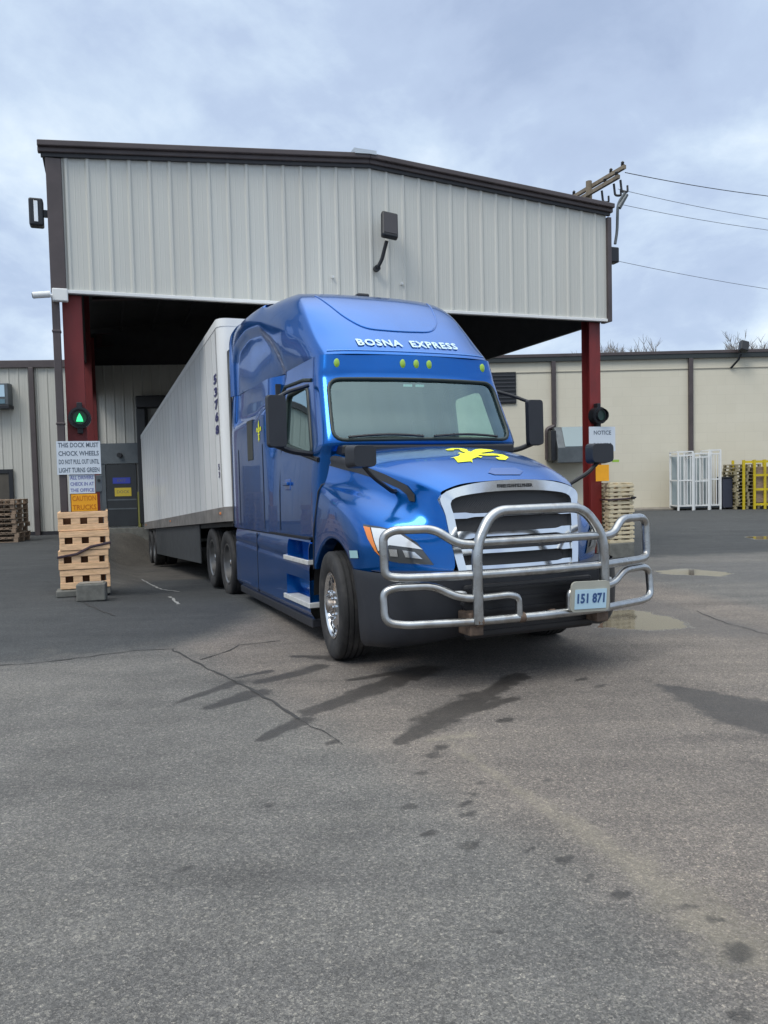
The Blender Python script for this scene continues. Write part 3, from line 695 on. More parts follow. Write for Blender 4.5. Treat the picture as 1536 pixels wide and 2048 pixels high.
# right warehouse
rw = empty('block_warehouse', (12.24, 32.92, 0), (0, 0, 0), label='long beige block warehouse with dark roof trim on the right', cat='warehouse')
MB().box(-12, 45, 0, 25, -.3, 6.35).build('wall', BEIGE, rw)
m = MB()
m.add([(-12, -.15, 6.36), (45, -.15, 6.30), (45, .2, 6.30), (-12, .2, 6.36), (-12, -.15, 6.62), (45, -.15, 6.52), (45, .2, 6.52), (-12, .2, 6.62)], [(0, 3, 2, 1), (4, 5, 6, 7), (0, 1, 5, 4), (1, 2, 6, 5), (2, 3, 7, 6), (3, 0, 4, 7)])
m.build('roof_trim', mat('green_brown_trim', (.035, .042, .042), .45, .2), rw)
MB().box(-12, 45, -.18, -.02, 6.53, 6.66).build('gutter', TRIM, rw, bevel=.01)
MB().box(-12, 45, .21, 25, 6.36, 6.6).build('roof', TRIMH, rw)
MB().box(-12, 45, -.03, -.002, 5.9, 5.93).build('wall_band', mat('band', (.30, .28, .23)), rw)
def rdown(x, zb):
    MB().box(x - .09, x + .09, -.15, -.003, zb, 6.35).build('downspout', TRIM, rw, bevel=.01)
rdown(.88, .1); rdown(-4.93, 3.75); rdown(9.8, .1)
MB().tube(fillet([(-4.93, -.1, 3.76), (-4.93, -.1, 3.62), (-5.25, -.12, 3.5), (-5.25, -.12, 2.2)], .12), .09, 8).build('downspout', TRIM, rw, smooth=True)
lv = MB().box(-7.75, -6.52, -.08, -.003, 4.62, 5.95).build('louvre', DARK, rw, bevel=.01)
m = MB()
for i in range(8): m.box(-7.7, -6.57, -.11, -.082, 4.70 + i * .155, 4.75 + i * .155)
m.build('louvre_slat', mat('louvre_slat', (.04, .042, .05), .5), lv)
MB().box(-12, 45, -1.2, -.004, -.3, .07).build('footing', CONL, rw, bevel=.02)
t = empty('vent_hood', (12.24 - 4.3, 32.92, 2.05), label='grey sloped sheet metal hood on the beige wall behind the right column', cat='vent hood')
m = MB(); m.prism([(0, 1.5), (-.5, 1.5), (-1.15, .62), (-1.15, 0), (0, 0)], lambda a, b: Vector((-.72, a, b)), lambda a, b: Vector((.75, a, b))); m.build('hood', GREY, t, bevel=.02)
MB().prism([(-.5, 1.47), (-1.12, .64), (-1.12, .62), (-.5, 1.45)], lambda a, b: Vector((-.42, a - .03, b + .03)), lambda a, b: Vector((.72, a - .03, b + .03))).build('front_panel', mat('hood_panel', (.19, .24, .26), .35, .4), t)
MB().box(-.95, -.73, -.9, 0, .1, 1.35).build('dark_side', DARK, t, bevel=.02)  # dark box forming the left side of the hood
t = empty('roof_flood_light', (12.24 + 2.85, 32.72, 6.15), label='black floodlight on a bracket at the beige warehouse roof edge', cat='light')
MB().tube([(-.25, .15, -.25), (-.05, -.1, .05), (.03, -.2, .30)], .045, 8).build('arm', DARK, t, smooth=True)
MB().box(-.17, .17, -.14, .12, -.2, .24, Matrix.Translation((.08, -.3, .55)) @ Matrix.Rotation(rad(15), 4, 'Y') @ Matrix.Rotation(rad(-20), 4, 'X')).build('head', DARK, t, bevel=.03)
# white wire cages
def cage(x0, w_, h_, d_, lab, yo, y_base, closed):
    t = empty('white_cage', (x0 + w_ / 2, y_base, .0), label=lab, cat='cage')
    f = MB(); r = .045
    for sx in (-w_ / 2, w_ / 2 - r * 1.6):
        for y in (-d_ / 2, d_ / 2 - r): f.box(sx, sx + r * 1.6, y, y + r, .0, h_)
    for z in (.16, h_ * .5, h_ - .18, h_ - .03):
        f.box(-w_ / 2 + .073, w_ / 2 - .073, -d_ / 2 + .003, -d_ / 2 + .04, z, z + .05); f.box(-w_ / 2 + .073, w_ / 2 - .073, d_ / 2 - .04, d_ / 2 - .003, z, z + .05)
        for sx in (-w_ / 2 + .003, w_ / 2 - .043): f.box(sx, sx + .04, -d_ / 2 + .046, d_ / 2 - .046, z, z + .05)
    f.build('frame', WHT, t)
    b = MB(); n = 5
    for i in range(1, n): b.box(-w_ / 2 + i * w_ / n - .014, -w_ / 2 + i * w_ / n + .014, -d_ / 2 + .01, -d_ / 2 + .03, .21, h_ - .19)
    b.build('bars', WHT, t)
    MB().box(-w_ / 2 + .08, w_ / 2 - .08, d_ / 2 - .075, d_ / 2 - .045, .21, h_ - .19).build('back_panel', mat('cage_panel', (.30, .35, .36), .5, vary=.1), t)
    MB().box(-w_ / 2 + .05, w_ / 2 - .05, -d_ / 2 + .05, d_ / 2 - .05, .09, .158).build('floor', GREY, t)
    return t
gy_ = 31.6
cage(11.86, .66, 2.38, .9, 'narrow white wire cage nearest the middle of the beige wall', 0, gy_ - .1, True)
cage(12.54, .66, 2.30, .9, 'white wire cage between two others before the beige wall', 0, gy_, True)
cage(13.22, .50, 2.42, .9, 'white wire cage next to the dark bin', 0, gy_ + .1, False)
t = empty('dark_bin', (13.96, 31.5, 0), label='dark navy upright bin between the white cages and pallets', cat='bin')
MB().box(-.2, .2, -.3, .3, .06, 1.26).build('body', mat('bin_navy', (.03, .035, .055), .5), t, bevel=.03); MB().box(-.22, .22, -.33, .33, 1.262, 1.32).build('lid', DARK, t, bevel=.02)
for sx in (-.14, .14): MB().cyl((sx - .03, -.25, .06), (sx + .03, -.25, .06), .06, 12).build('wheel', BLKP, t, smooth=True)
pallet_stack(13, Vector((14.66, 31.6, 0)), rad(90), mat('grey_pallet', (.30, .26, .16), .85, vary=.4, vscale=5), 'grey brown pallet of the stack beside the yellow rack', 9, 'pallets stacked beside the yellow rack')
t = empty('yellow_rack', (15.56, 31.3, 0), label='yellow steel rack at the right edge beside the pallet stack', cat='rack')
m = MB()
for x in (-1.15, -.72, -.30, .12, .6):
    for y in (-.5, .45): m.box(x - .045, x + .045, y - .03, y + .03, 0, 1.98)
m.build('upright', YELM, t)
m = MB()
for z in (.15, .75, 1.32, 1.86):
    m.box(-.67, .55, -.52, -.49, z, z + .09); m.box(-.67, .55, .43, .46, z, z + .09)
m.build('cross_bar', YELM, t)
MB().box(-.66, .54, -.4, .4, .25, 1.7).build('wood_load', WOODO, t, bevel=.02)

# ================================================================== UTILITY POLE AND WIRES
pole = empty('utility_pole', (9.75, 36.0, 0), label='wooden utility pole with slanting double crossarm behind the canopy roof', cat='utility pole')
MB().tube([(0, 0, -.2), (0, 0, 14.95)], .17, 12, rs=[.2, .14]).build('post', POLE, pole, smooth=True)
ad = Vector((.83, -2.2, 0)).normalized(); an = Vector((ad.y, -ad.x, 0))
for k, z in ((-1, 14.75), (1, 14.30)):
    m = MB(); mm = Matrix.Translation((0, 0, z)) @ Matrix(((ad.x, an.x, 0, 0), (ad.y, an.y, 0, 0), (0, 0, 1, 0), (0, 0, 0, 1)))
    m.box(-2.35, 2.35, -.07 + .16 * k, .07 + .16 * k, -.08, .08, mm); m.build('crossarm', POLE, pole)
    for q in (-2.2, -1.4, 1.4, 2.2):
        p = mm @ Vector((q, .16 * k, .08))
        MB().lathe([(.0, 0), (.05, .0), (.09, .06), (.05, .09), (.08, .14), (.04, .2), (0, .22)], 10, Matrix.Translation(p) @ Matrix.Rotation(rad(-90), 4, 'Y')).build('insulator', DARK, pole, smooth=True)
for q in (.95, 1.8, 2.25):
    p = ad * q; MB().tube(fillet([(p.x, p.y, 14.2), (p.x + .05, p.y, 13.7), (p.x + .28, p.y - .1, 13.65), (p.x + .3, p.y, 13.95)], .1), .05, 6).build('cutout_fuse', DARK, pole, smooth=True)
def wire(p0, px, D, lab, r=.012, sag=.5):
    d = ray(*px); q = CAM + d * (D / d.y); p0 = Vector(p0); e = q + (q - p0) * 1.6; n = 24; pts = []
    for i in range(n + 1):
        u = i / n; p = p0.lerp(e, u); p.z -= sag * 4 * u * (1 - u) - sag * 4 * .385 * .615 * (u / .385 if u < .385 else 1) ; pts.append(p)
    o = MB().tube(pts, r, 5).build('overhead_wire', DARK, label=lab, cat='wire')
def at(x, y, D):
    d = ray(x, y); return CAM + d * (D / d.y)
wire(at(1250, 345, 33.9), (1536, 392), 38, 'topmost overhead wire running right from the utility pole', .018)
wire(at(1236, 378, 34.5), (1536, 438), 38, 'second highest overhead wire right of the canopy', .011)
wire(at(1238, 408, 34.9), (1536, 460), 38, 'third overhead wire, passing just above the mast', .011)
wire(at(1180, 510, 36.0), (1536, 578), 39, 'lowest overhead wire right of the canopy', .011)

# ================================================================== BARE TREES
def bare_tree(loc, h, seedv, lab):
    rnd = random.Random(seedv); t = empty('bare_tree', loc, (0, 0, rnd.uniform(0, 6)), label=lab, cat='tree', group='bare trees behind the beige warehouse')
    tr = MB(); br = MB()
    tr.tube([(0, 0, -.2), (.05, .05, h * .2), (0, .1, h * .42)], .2, 8, rs=[h * .022, h * .017, h * .012])
    def grow(p, d, L, r, lev):
        pts = [p]; rs = [r]; dd = d.copy()
        for i in range(3):
            dd = (dd + Vector((rnd.uniform(-.2, .2), rnd.uniform(-.2, .2), rnd.uniform(0, .18)))).normalized(); pts.append(pts[-1] + dd * L / 3); rs.append(r * (1 - .22 * (i + 1)))
        br.tube(pts, r, 4 if lev > 0 else 6, rs=rs, caps=False)
        if lev >= 4: return
        for k in range(5 if lev < 2 else 4):
            u = rnd.uniform(.35, 1); i = min(int(u * 3), 2); q = pts[i].lerp(pts[i + 1], u * 3 - i)
            nd = (dd + Vector((rnd.uniform(-1, 1), rnd.uniform(-1, 1), rnd.uniform(-.2, .6))) * .75).normalized()
            grow(q, nd, L * rnd.uniform(.5, .72), max(r * .5, .012), lev + 1)
    for k in range(5):
        a = k * 1.26 + rnd.uniform(-.3, .3); grow(Vector((0, .08, h * rnd.uniform(.25, .42))), Vector((math.cos(a) * .55, math.sin(a) * .55, .9)).normalized(), h * .27, h * .009, 0)
    tr.build('trunk', BARK, t, smooth=True); br.build('crown', BARK, t)
    return t
proto = [bare_tree((0, 0, 0), 9.3, 11, ''), bare_tree((0, 0, 0), 8.6, 23, '')]
tl = [(1075, 'bare tree seen just left of the right red column', 0, 62, .96), (1120, 'bare tree seen between the canopy edge and the right red column', 1, 60, 1.04), (1160, 'bare tree close behind the left side of the right red column', 0, 61, 1.0),
      (1225, 'bare tree showing just right of the right red column', 1, 63, 1.14), (1262, 'fuller bare tree above the beige roof right of the red column', 0, 60, 1.10), (1300, 'shorter bare tree above the beige roof farther right of the column', 1, 62, 1.06),
      (1192, 'bare tree hidden mostly by the right red column', 1, 64, 1.15), (1243, 'thin bare tree between the two nearest the right red column', 1, 65, 1.22), (1282, 'bare tree between the fuller and the shorter bare trees', 0, 64, 1.12),
      (1522, 'bare tree above the beige roof at the right edge', 0, 62, 1.12), (1560, 'bare tree partly cut by the right edge of the view', 1, 60, 1.16)]
usedp = set()
for x, lab, k, D, s in tl:
    src = proto[k]
    if k not in usedp: t = src; usedp.add(k)
    else:
        t = src.copy(); COL.objects.link(t)
        for ch in src.children: c = ch.copy(); COL.objects.link(c); c.parent = t
    t['label'] = lab; s *= 1.27; t.scale = (s, s, s); t.location = ((x - 768) / 1540 * D, D, 0); t.rotation_euler = (0, 0, x * .37)

# ================================================================== WHEELS
TYRE_PROF = [(.305, -.105), (.33, -.128), (.40, -.146), (.46, -.148), (.492, -.138), (.506, -.120), (.508, -.085), (.497, -.082), (.497, -.072), (.510, -.069), (.511, -.035), (.499, -.032), (.499, -.022), (.512, -.018),
             (.512, .018), (.499, .022), (.499, .032), (.511, .035), (.510, .069), (.497, .072), (.497, .082), (.508, .085), (.506, .120), (.492, .138), (.46, .148), (.40, .146), (.33, .128), (.305, .105)]
def rim_mesh(front):
    """outer side towards -x"""
    m = MB()
    if front: prof = [(.305, .1), (.285, .0), (.29, -.09), (.312, -.118), (.314, -.126), (.300, -.128), (.280, -.112), (.272, -.085), (.255, -.082), (.225, -.098), (.205, -.104)]
    else: prof = [(.305, .1), (.285, .0), (.29, -.09), (.312, -.118), (.314, -.126), (.300, -.128), (.282, -.112), (.272, .00), (.258, .06), (.235, .065), (.205, .062)]
    m.lathe(prof, 40)
    x0, x1 = (-.104, -.118) if front else (.062, .05)
    # disc with ten hand holes
    n = 80; A = [(.205, x0), (.15, x1), (.10, x1)]; vs = []; fs = []
    for q in range(n):
        a = 2 * math.pi * q / n
        for r, x in A: vs.append((x, r * math.cos(a), r * math.sin(a)))
    for q in range(n):
        for i in range(2):
            fs.append((q * 3 + i, q * 3 + i + 1, ((q + 1) % n) * 3 + i + 1, ((q + 1) % n) * 3 + i))
    m.add(vs, fs)
    return m, x0, x1
def make_wheel(parent, u, v, side, front, steer=0, dual=False, wz=.505):
    """side -1: outer face towards -v"""
    t = bpy.data.objects.new('wheel', None); t.location = (v, -u, wz); t.rotation_euler = (0, 0, (0 if side < 0 else math.pi) + steer); link(t, parent)
    tm = MB(); tm.lathe(TYRE_PROF, 56, closed=False)
    tm.build('tyre', RUBB, t, smooth=True, ang=50)
    m, x0, x1 = rim_mesh(front)
    m.build('rim', ALU if front else mat('shaded_rim', (.22, .22, .22), .4, .9, vary=.2), t, smooth=True, ang=35)  # rear rims: shade of the deep dish is put into the colour
    h = MB()
    for k in range(10):
        a = 2 * math.pi * (k + .5) / 10; r = .238 if front else .235; xx = (-.100 if front else .052)
        h.lathe([(.0, 0), (.030, 0), (.027, -.006), (0, -.006)], 12, Matrix.Translation((xx - .0, r * math.cos(a), r * math.sin(a))))
    h.build('hand_holes', NAVY, t)
    g = MB()
    for k in range(10):
        a = 2 * math.pi * k / 10; g.lathe([(0, -.03), (.014, -.03), (.019, 0.004)], 8, Matrix.Translation((x1, .128 * math.cos(a), .128 * math.sin(a))))
    g.build('lug_nuts', CHRM, t, smooth=True)
    e = -.175 if front else -.09
    MB().lathe([(0, e), (.045, e), (.06, e + .012), (.065, e + .05), (.095, x1 - .004), (.10, x1 + .01)], 24).build('hub', ALU if not front else mat('hub_dull', (.38, .34, .31), .35, .9), t, smooth=True)
    if dual:
        td = MB(); td.lathe(TYRE_PROF, 40, Matrix.Translation((.33, 0, 0))); td.build('inner_tyre', RUBB, t, smooth=True, ang=50)
    else:
        MB().lathe([(0, .10), (.28, .10), (.29, .12), (0, .13)], 24).build('brake_drum', STEEL, t, smooth=True)
    return t

# ================================================================== TRUCK
TH, PI_ = rad(22.5), rad(1.2)
TORG = Vector((-.48 + 1.22 * math.cos(TH), 7.16 + 1.22 * math.sin(TH), 0))
truck = empty('semi_truck', TORG, (-PI_, 0, TH), label='glossy blue sleeper cab semi truck with a chrome bull bar', cat='semi truck')
TM = Matrix.Translation(TORG) @ Matrix.Rotation(TH, 4, 'Z') @ Matrix.Rotation(-PI_, 4, 'X'); TMI = TM.inverted()
def L(u, v, w): return Vector((v, -u, w))
# ---- hood and fenders
U0 = [-.48, -.25, .05, .35, .65, .95, 1.175]
hc = [2.035, 2.01, 1.985, 1.95, 1.885, 1.77, 1.635]
shv = [1.04, 1.01, .96, .90, .83, .75, .665]; shw = [1.94, 1.89, 1.83, 1.765, 1.70, 1.63, 1.545]
fbv = [1.10, 1.07, 1.02, .96, .89, .81, .715]; fbw = [1.66, 1.635, 1.61, 1.575, 1.50, 1.40, 1.31]
f5v = [1.15, 1.13, 1.10, 1.07, 1.03, .98, .90]; f5w = [1.64, 1.61, 1.58, 1.535, 1.46, 1.36, 1.25]; f5u = [-.48, -.25, .05, .34, .62, .88, 1.07]
f6v = [1.18, 1.19, 1.20, 1.20, 1.19, 1.17, 1.12]; f6w = [1.58, 1.55, 1.515, 1.46, 1.385, 1.29, 1.17]; f6u = [-.5, -.27, .03, .32, .56, .76, .88]
ang_ = [153, 128, 102, 77, 55, 36.5]; lip = [(.66 * math.cos(rad(a)), .5 + .66 * math.sin(rad(a))) for a in ang_] + [(.80, .885)]
def hood_pt(i, j):
    sg = -1 if j < 0 else 1; k = abs(j)
    if k == 0: p = (U0[i] + (.02 if i == 6 else 0), 0, hc[i])
    elif k == 1: p = (U0[i] + (.018 if i == 6 else 0), .30, hc[i] - .012)
    elif k == 2: p = (U0[i] + (.0 if i == 6 else 0), shv[i] * .76, hc[i] * .62 + shw[i] * .38 + .01)
    elif k == 3: p = (U0[i] - (.015 if i == 6 else 0), shv[i], shw[i])
    elif k == 4: p = (U0[i] - (.05 if i == 6 else 0), fbv[i], fbw[i])
    elif k == 5: p = (f5u[i], f5v[i], f5w[i])
    elif k == 6: p = (f6u[i], f6v[i], f6w[i])
    elif k == 8: p = (lip[i][0], 1.225 - (.06 if i == 6 else 0), lip[i][1])
    elif k == 7:
        p = ((f6u[i] + lip[i][0]) / 2, 1.228 - (.06 if i == 6 else 0), (f6w[i] * .5 + lip[i][1] * .5))
    elif k == 9: p = (lip[i][0], 1.08, lip[i][1])
    return L(p[0], sg * p[1], p[2])
hv = []; hidx = {}
def hv_add(key, p):
    if key not in hidx: hidx[key] = len(hv); hv.append(p)
    return hidx[key]
hf = []
for i in range(7):
    for j in range(-9, 10):
        if abs(j) == 9 and i == 6: continue
        hv_add((i, j), hood_pt(i, j))
for i in range(6):
    for j in range(-9, 9):
        ks = [(i, j), (i, j + 1), (i + 1, j + 1), (i + 1, j)]
        if all(k in hidx for k in ks): hf.append(tuple(hidx[k] for k in ks))
# front faces of the fenders (beside the grille)
front = {3: [(1.235, .635, 1.22), (1.30, .585, .885)], 4: [(1.20, .70, 1.10), (1.23, .68, .885)], 5: [(1.085, .91, 1.07), (1.075, .92, .885)]}
for sg in (-1, 1):
    K = {}
    for j in (3, 4, 5):
        K[(0, j)] = hidx[(6, sg * j)]
        for r in (1, 2): u, v, w_ = front[j][r - 1]; K[(r, j)] = hv_add(('f', r, sg * j), L(u, sg * v, w_))
    K[(0, 6)] = hidx[(6, sg * 6)]; K[(1, 6)] = hidx[(6, sg * 7)]; K[(2, 6)] = hidx[(6, sg * 8)]
    for r in (0, 1):
        for j in (3, 4, 5): hf.append((K[(r, j)], K[(r, j + 1)], K[(r + 1, j + 1)], K[(r + 1, j)]))
mb = MB(); mb.v = [tuple(v) for v in hv]; mb.f = hf
hood = mb.build('hood', BLUE, truck, smooth='all', sub=3)
_inv = {}
for k_, p_ in zip(list(hidx), range(10 ** 6)): _inv[tuple(round(c, 4) for c in hv[hidx[k_]])] = k_
_cr = hood.data.attributes.new('crease_edge', 'FLOAT', 'EDGE')
for e_ in hood.data.edges:
    ka, kb = (_inv.get(tuple(round(c, 4) for c in hood.data.vertices[q_].co)) for q_ in e_.vertices)
    if ka and kb and ka[0] != 'f' and kb[0] != 'f' and ka[1] == kb[1]: _cr.data[e_.index].value = {3: .62, 5: .25, 8: .7}.get(abs(ka[1]), 0)
hb = bvh_of(hood)
cam_l = TMI @ CAM
def px_on(bvh, x, y, off=.006):
    d = (TMI.to_3x3() @ ray(x, y)).normalized(); h = bvh.ray_cast(cam_l, d)
    if h[0] is None: return None
    n = h[1] if h[1].dot(d) < 0 else -h[1]
    return h[0] + n * off
def mir(p): return Vector((-p.x, p.y, p.z))
def patch(bvh, quad, nu, nv, off):
    """bilinear patch through four photo points, laid on the surface; returns grid of points"""
    P = []
    for i in range(nu + 1):
        r = []
        for j in range(nv + 1):
            a, b = i / nu, j / nv
            x = (1 - a) * ((1 - b) * quad[0][0] + b * quad[1][0]) + a * ((1 - b) * quad[3][0] + b * quad[2][0])
            y = (1 - a) * ((1 - b) * quad[0][1] + b * quad[1][1]) + a * ((1 - b) * quad[3][1] + b * quad[2][1])
            r.append(px_on(bvh, x, y, off))
        P.append(r)
    return P
def both(P, name, m, parent, **k):
    if any(p is None for r in P for p in r): print('patch miss', name); 
    for mr in (False, True):
        mb = MB(); Q = [[(mir(p) if mr else p) if p is not None else Vector((0, 0, 1)) for p in r] for r in P]
        bad = lambda i, j: all(P[a][b] is not None for a in (i, i + 1) for b in (j, j + 1))
        mb.grid(Q, bad)
        o = mb.build(name, m, parent if not callable(parent) else parent(mr), smooth='all', **k)
        s = o.modifiers.new('s', 'SOLIDIFY'); s.thickness = .012; s.offset = 0
        yield o
def drape_poly(bvh, pts, name, m, parent, off=.006, mirror=True, step=6):
    """photo polygon -> triangulated, subdivided and laid on the surface"""
    bm = bmesh.new(); vs = [bm.verts.new((x, y, 0)) for x, y in pts]; bm.faces.new(vs); bmesh.ops.triangulate(bm, faces=bm.faces)
    for _ in range(4):
        es = [e for e in bm.edges if e.calc_length() > step]
        if not es: break
        bmesh.ops.subdivide_edges(bm, edges=es, cuts=1); bmesh.ops.triangulate(bm, faces=bm.faces)
    P = [px_on(bvh, v.co.x, v.co.y, off) for v in bm.verts]; bm.verts.index_update()
    fs = [tuple(v.index for v in f.verts) for f in bm.faces if all(P[v.index] is not None for v in f.verts)]
    P = [p if p is not None else Vector((0, 0, 0)) for p in P]; bm.free(); res = []
    for mr in ((False, True) if mirror else (False,)):
        res.append(MB().add([mir(p) if mr else p for p in P], fs).build(name, m, parent, smooth='all'))
    return res
# hood side vents (dark, below the shoulder)
drape_poly(hb, [(652, 910), (690, 917), (730, 933), (775, 951), (815, 971), (831, 990), (831, 1004), (820, 1003), (815, 990), (800, 978), (762, 961), (715, 946), (690, 940), (655, 930)], 'hood_vent', BLKP, truck, .012)
# headlights
drape_poly(hb, [(727, 1049), (760, 1054), (800, 1063), (835, 1086), (868, 1130), (800, 1126), (766, 1119), (748, 1100), (733, 1072)], 'headlight_bezel', LENSD, truck, .008)
for nm, m_, pts, off in (('headlight', LENS, [(744, 1056), (775, 1060), (800, 1068), (832, 1089), (846, 1099), (812, 1094), (780, 1090), (758, 1102), (750, 1080)], .016),
                         ('indicator', AMBER, [(729, 1053), (742, 1056), (749, 1082), (757, 1104), (766, 1116), (752, 1102), (738, 1078)], .016),
                         ('lamp_reflector', CHRM, [(779, 1098), (795, 1099), (797, 1113), (782, 1112)], .018), ('lamp_reflector', CHRM, [(806, 1100), (830, 1104), (846, 1118), (812, 1114)], .018)):
    drape_poly(hb, pts, nm, m_, truck, off)
# fender side badge lamp
drape_poly(hb, [(700, 1101), (716, 1101), (718, 1116), (702, 1116)], 'fender_lamp', mat('pale_teal', (.30, .50, .52), .4), truck, .008)
# hood scoop line and creases
drape_poly(hb, [(983, 937), (1030, 936), (1046, 943), (1040, 950), (990, 950), (976, 946)], 'hood_scoop', mat('deep_blue', (.004, .07, .30), .35, .2, .8), truck, .005, mirror=False)
# yellow lily emblem lying on the hood
LILY = [(0, 1), (.10, .82), (.20, .55), (.15, .25), (.06, .08), (.20, .10), (.34, .30), (.55, .42), (.74, .30), (.78, .10), (.66, -.02), (.54, .06), (.60, .18), (.50, .24), (.36, .08), (.26, -.06), (.10, -.08), (.10, -.18), (.30, -.18), (.30, -.28), (.12, -.28), (.16, -.50), (.26, -.72), (.12, -.66), (0, -.9)]
LILY = LILY + [(-x, y) for x, y in LILY[1:-1][::-1]]
def lily(center, ax, ay, sx, sy, bvh, dirn, name, parent, off=.006):
    bm = bmesh.new(); vs = [bm.verts.new((x * sx, y * sy, 0)) for x, y in LILY]; bm.faces.new(vs); bmesh.ops.triangulate(bm, faces=bm.faces)
    for _ in range(3):
        es = [e for e in bm.edges if e.calc_length() > .07]
        if not es: break
        bmesh.ops.subdivide_edges(bm, edges=es, cuts=1); bmesh.ops.triangulate(bm, faces=bm.faces)
    bm.verts.index_update(); P = []
    for v in bm.verts:
        p = center + ax * v.co.x + ay * v.co.y; h = bvh.ray_cast(p - dirn * .6, dirn); P.append(h[0] - dirn * off if h[0] is not None else p)
    fs = [tuple(v.index for v in f.verts) for f in bm.faces]; bm.free()
    return MB().add(P, fs).build(name, YEL, parent, smooth='all')
lc = px_on(hb, 948, 907, 0); L0 = LILY; LILY = [(x * (1.9 if abs(x) < .13 else 1.15), y) if y < -.3 or abs(x) < .13 else (x * 1.06, y * 1.0 - (.05 if y < .12 and abs(x) > .3 else 0) + (.05 if y > .25 and abs(x) > .3 else 0)) for x, y in LILY]
lily(lc, Vector((.62, -.78, 0)), Vector((.78, .62, 0)), .36, .42, hb, Vector((0, 0, -1)), 'hood_emblem', truck); LILY = L0
for sg in (-1, 1):
    MB().tube([hood_pt(0, sg * j) + Vector((0, .004, .004)) for j in (4, 5, 6, 7, 8)], .010, 6).build('hood_gap', NAVY, truck, smooth=True)

# ---- cab shell
WR = [1.10, 1.55, 1.98, 2.06, 2.40, 2.755, 2.83, 3.0]
def cab_row(w_):
    f = np.interp(w_, [1.1, 1.9, 2.05, 2.755, 2.80, 3.0], [-.50, -.45, -.30, -.60, -.615, -.665])
    cu = np.interp(w_, [1.1, 1.9, 2.05, 2.755, 2.80, 3.0], [-.62, -.60, -.46, -.755, -.76, -.80]); cvv = np.interp(w_, [1.1, 2.05, 2.755, 3.0], [1.07, 1.06, 1.0, .965])
    sv = np.interp(w_, [1.1, 1.9, 2.1, 2.755, 3.0], [1.16, 1.15, 1.12, 1.06, 1.035]); slv = np.interp(w_, [1.1, 2.5, 3.0], [1.225, 1.22, 1.19])
    return [(f, 0), (f - .02, .35), (f - .07, .70), (cu, cvv), (cu - .13, sv - .012), (cu - .45, sv), (-1.95, sv + .015), (-2.25, sv + .03), (-2.55, slv - .01), (-3.2, slv), (-4.3, slv), (-4.46, slv - .02), (-4.47, slv - .12), (-4.47, 0)]
def shell(rows, nseg, wn, recess=None):
    C = [crom([L(u, v, w_) for u, v in r], nseg) for w_, r in rows]
    cols = list(zip(*C)); cols = [crom(c, wn) for c in cols]; P = list(zip(*cols)); P = [list(r) for r in P]
    full = [[mir(p) for p in r[:0:-1]] + r for r in P]
    return full
crow = [(w_, cab_row(w_)) for w_ in WR]
G = shell(crow, [7, 7, 7, 3, 8, 22, 8, 8, 12, 20, 3, 2, 6], [6, 7, 2, 10, 10, 3, 4])
ARCH = [(-4.35, 2.50), (-4.35, 3.5), (-4.15, 3.72), (-3.5, 3.80), (-2.9, 3.74), (-2.4, 3.5), (-2.1, 3.2), (-2.0, 2.95), (-2.1, 2.75), (-2.4, 2.6), (-3.0, 2.5)]
def in_poly(p, poly):
    c = False; n = len(poly)
    for i in range(n):
        a, b = poly[i], poly[(i + 1) % n]
        if (a[1] > p[1]) != (b[1] > p[1]) and p[0] < (b[0] - a[0]) * (p[1] - a[1]) / (b[1] - a[1]) + a[0]: c = not c
    return c
def recess(p, depth=.055, band=.14):
    a = Vector((-p.y, p.z, 0))
    if abs(p.x) < .95 or not in_poly((a.x, a.y), ARCH): return
    d = 9.0
    for i in range(len(ARCH)):
        q, r = Vector((*ARCH[i], 0)), Vector((*ARCH[(i + 1) % len(ARCH)], 0)); t = max(0, min(1, (a - q).dot(r - q) / (r - q).length_squared)); d = min(d, (a - q - (r - q) * t).length)
    k = min(1, d / band); p.x -= math.copysign(depth * k * k * (3 - 2 * k), p.x)
for r_ in G:
    for p in r_: recess(p)
def roundpoly(pts, r, n=5):
    return [(p.x, p.y) for p in fillet([(x, y, 0) for x, y in pts], r, n, True)]
def grow_poly(poly, d):
    cx_ = sum(p[0] for p in poly) / len(poly); cy_ = sum(p[1] for p in poly) / len(poly)
    return [(p[0] + d * (1 if p[0] > cx_ else -1), p[1] + d * (1 if p[1] > cy_ else -1)) for p in poly]
WSH = roundpoly([(-1.0, 2.085), (1.0, 2.085), (1.0, 2.735), (-1.0, 2.735)], .13)       # x: v / vmax(w)
SWN = roundpoly([(-.80, 1.955), (-1.86, 2.13), (-1.86, 2.70), (-1.30, 2.725), (-1.12, 2.70)], .10)
def vmax(w_): return float(np.interp(w_, [2.05, 2.755], [1.025, .965]))
BV = [None]
def classify(c):     # c: face centre, local
    u, v, w_ = -c.y, c.x, c.z
    if u > -.95 and abs(v) < 1.07 and 2.0 < w_ < 2.8 and u > float(np.interp(w_, [2.05, 2.755], [-.50, -.80])): return ('ws', (v / vmax(w_), w_))
    if abs(v) > 1.0 and -2.0 < u < -.7: return ('sw', (u, w_))
    return (None, None)
def fc(i, j): return (G[i][j] + G[i][j + 1] + G[i + 1][j] + G[i + 1][j + 1]) / 4
def keep_body(i, j):
    k, p = classify(fc(i, j))
    if k == 'ws': return not in_poly(p, WSH)
    if k == 'sw': return not in_poly(p, SWN)
    return True
cab = MB().grid(G, keep_body).build('cab_shell', BLUE, truck, smooth='all')
WSB = grow_poly(WSH, .05); SWB = grow_poly(SWN, .05)
def keep_ws(i, j): k, p = classify(fc(i, j)); return k == 'ws' and in_poly(p, WSB)
def keep_sw(i, j): k, p = classify(fc(i, j)); return k == 'sw' and in_poly(p, SWB)
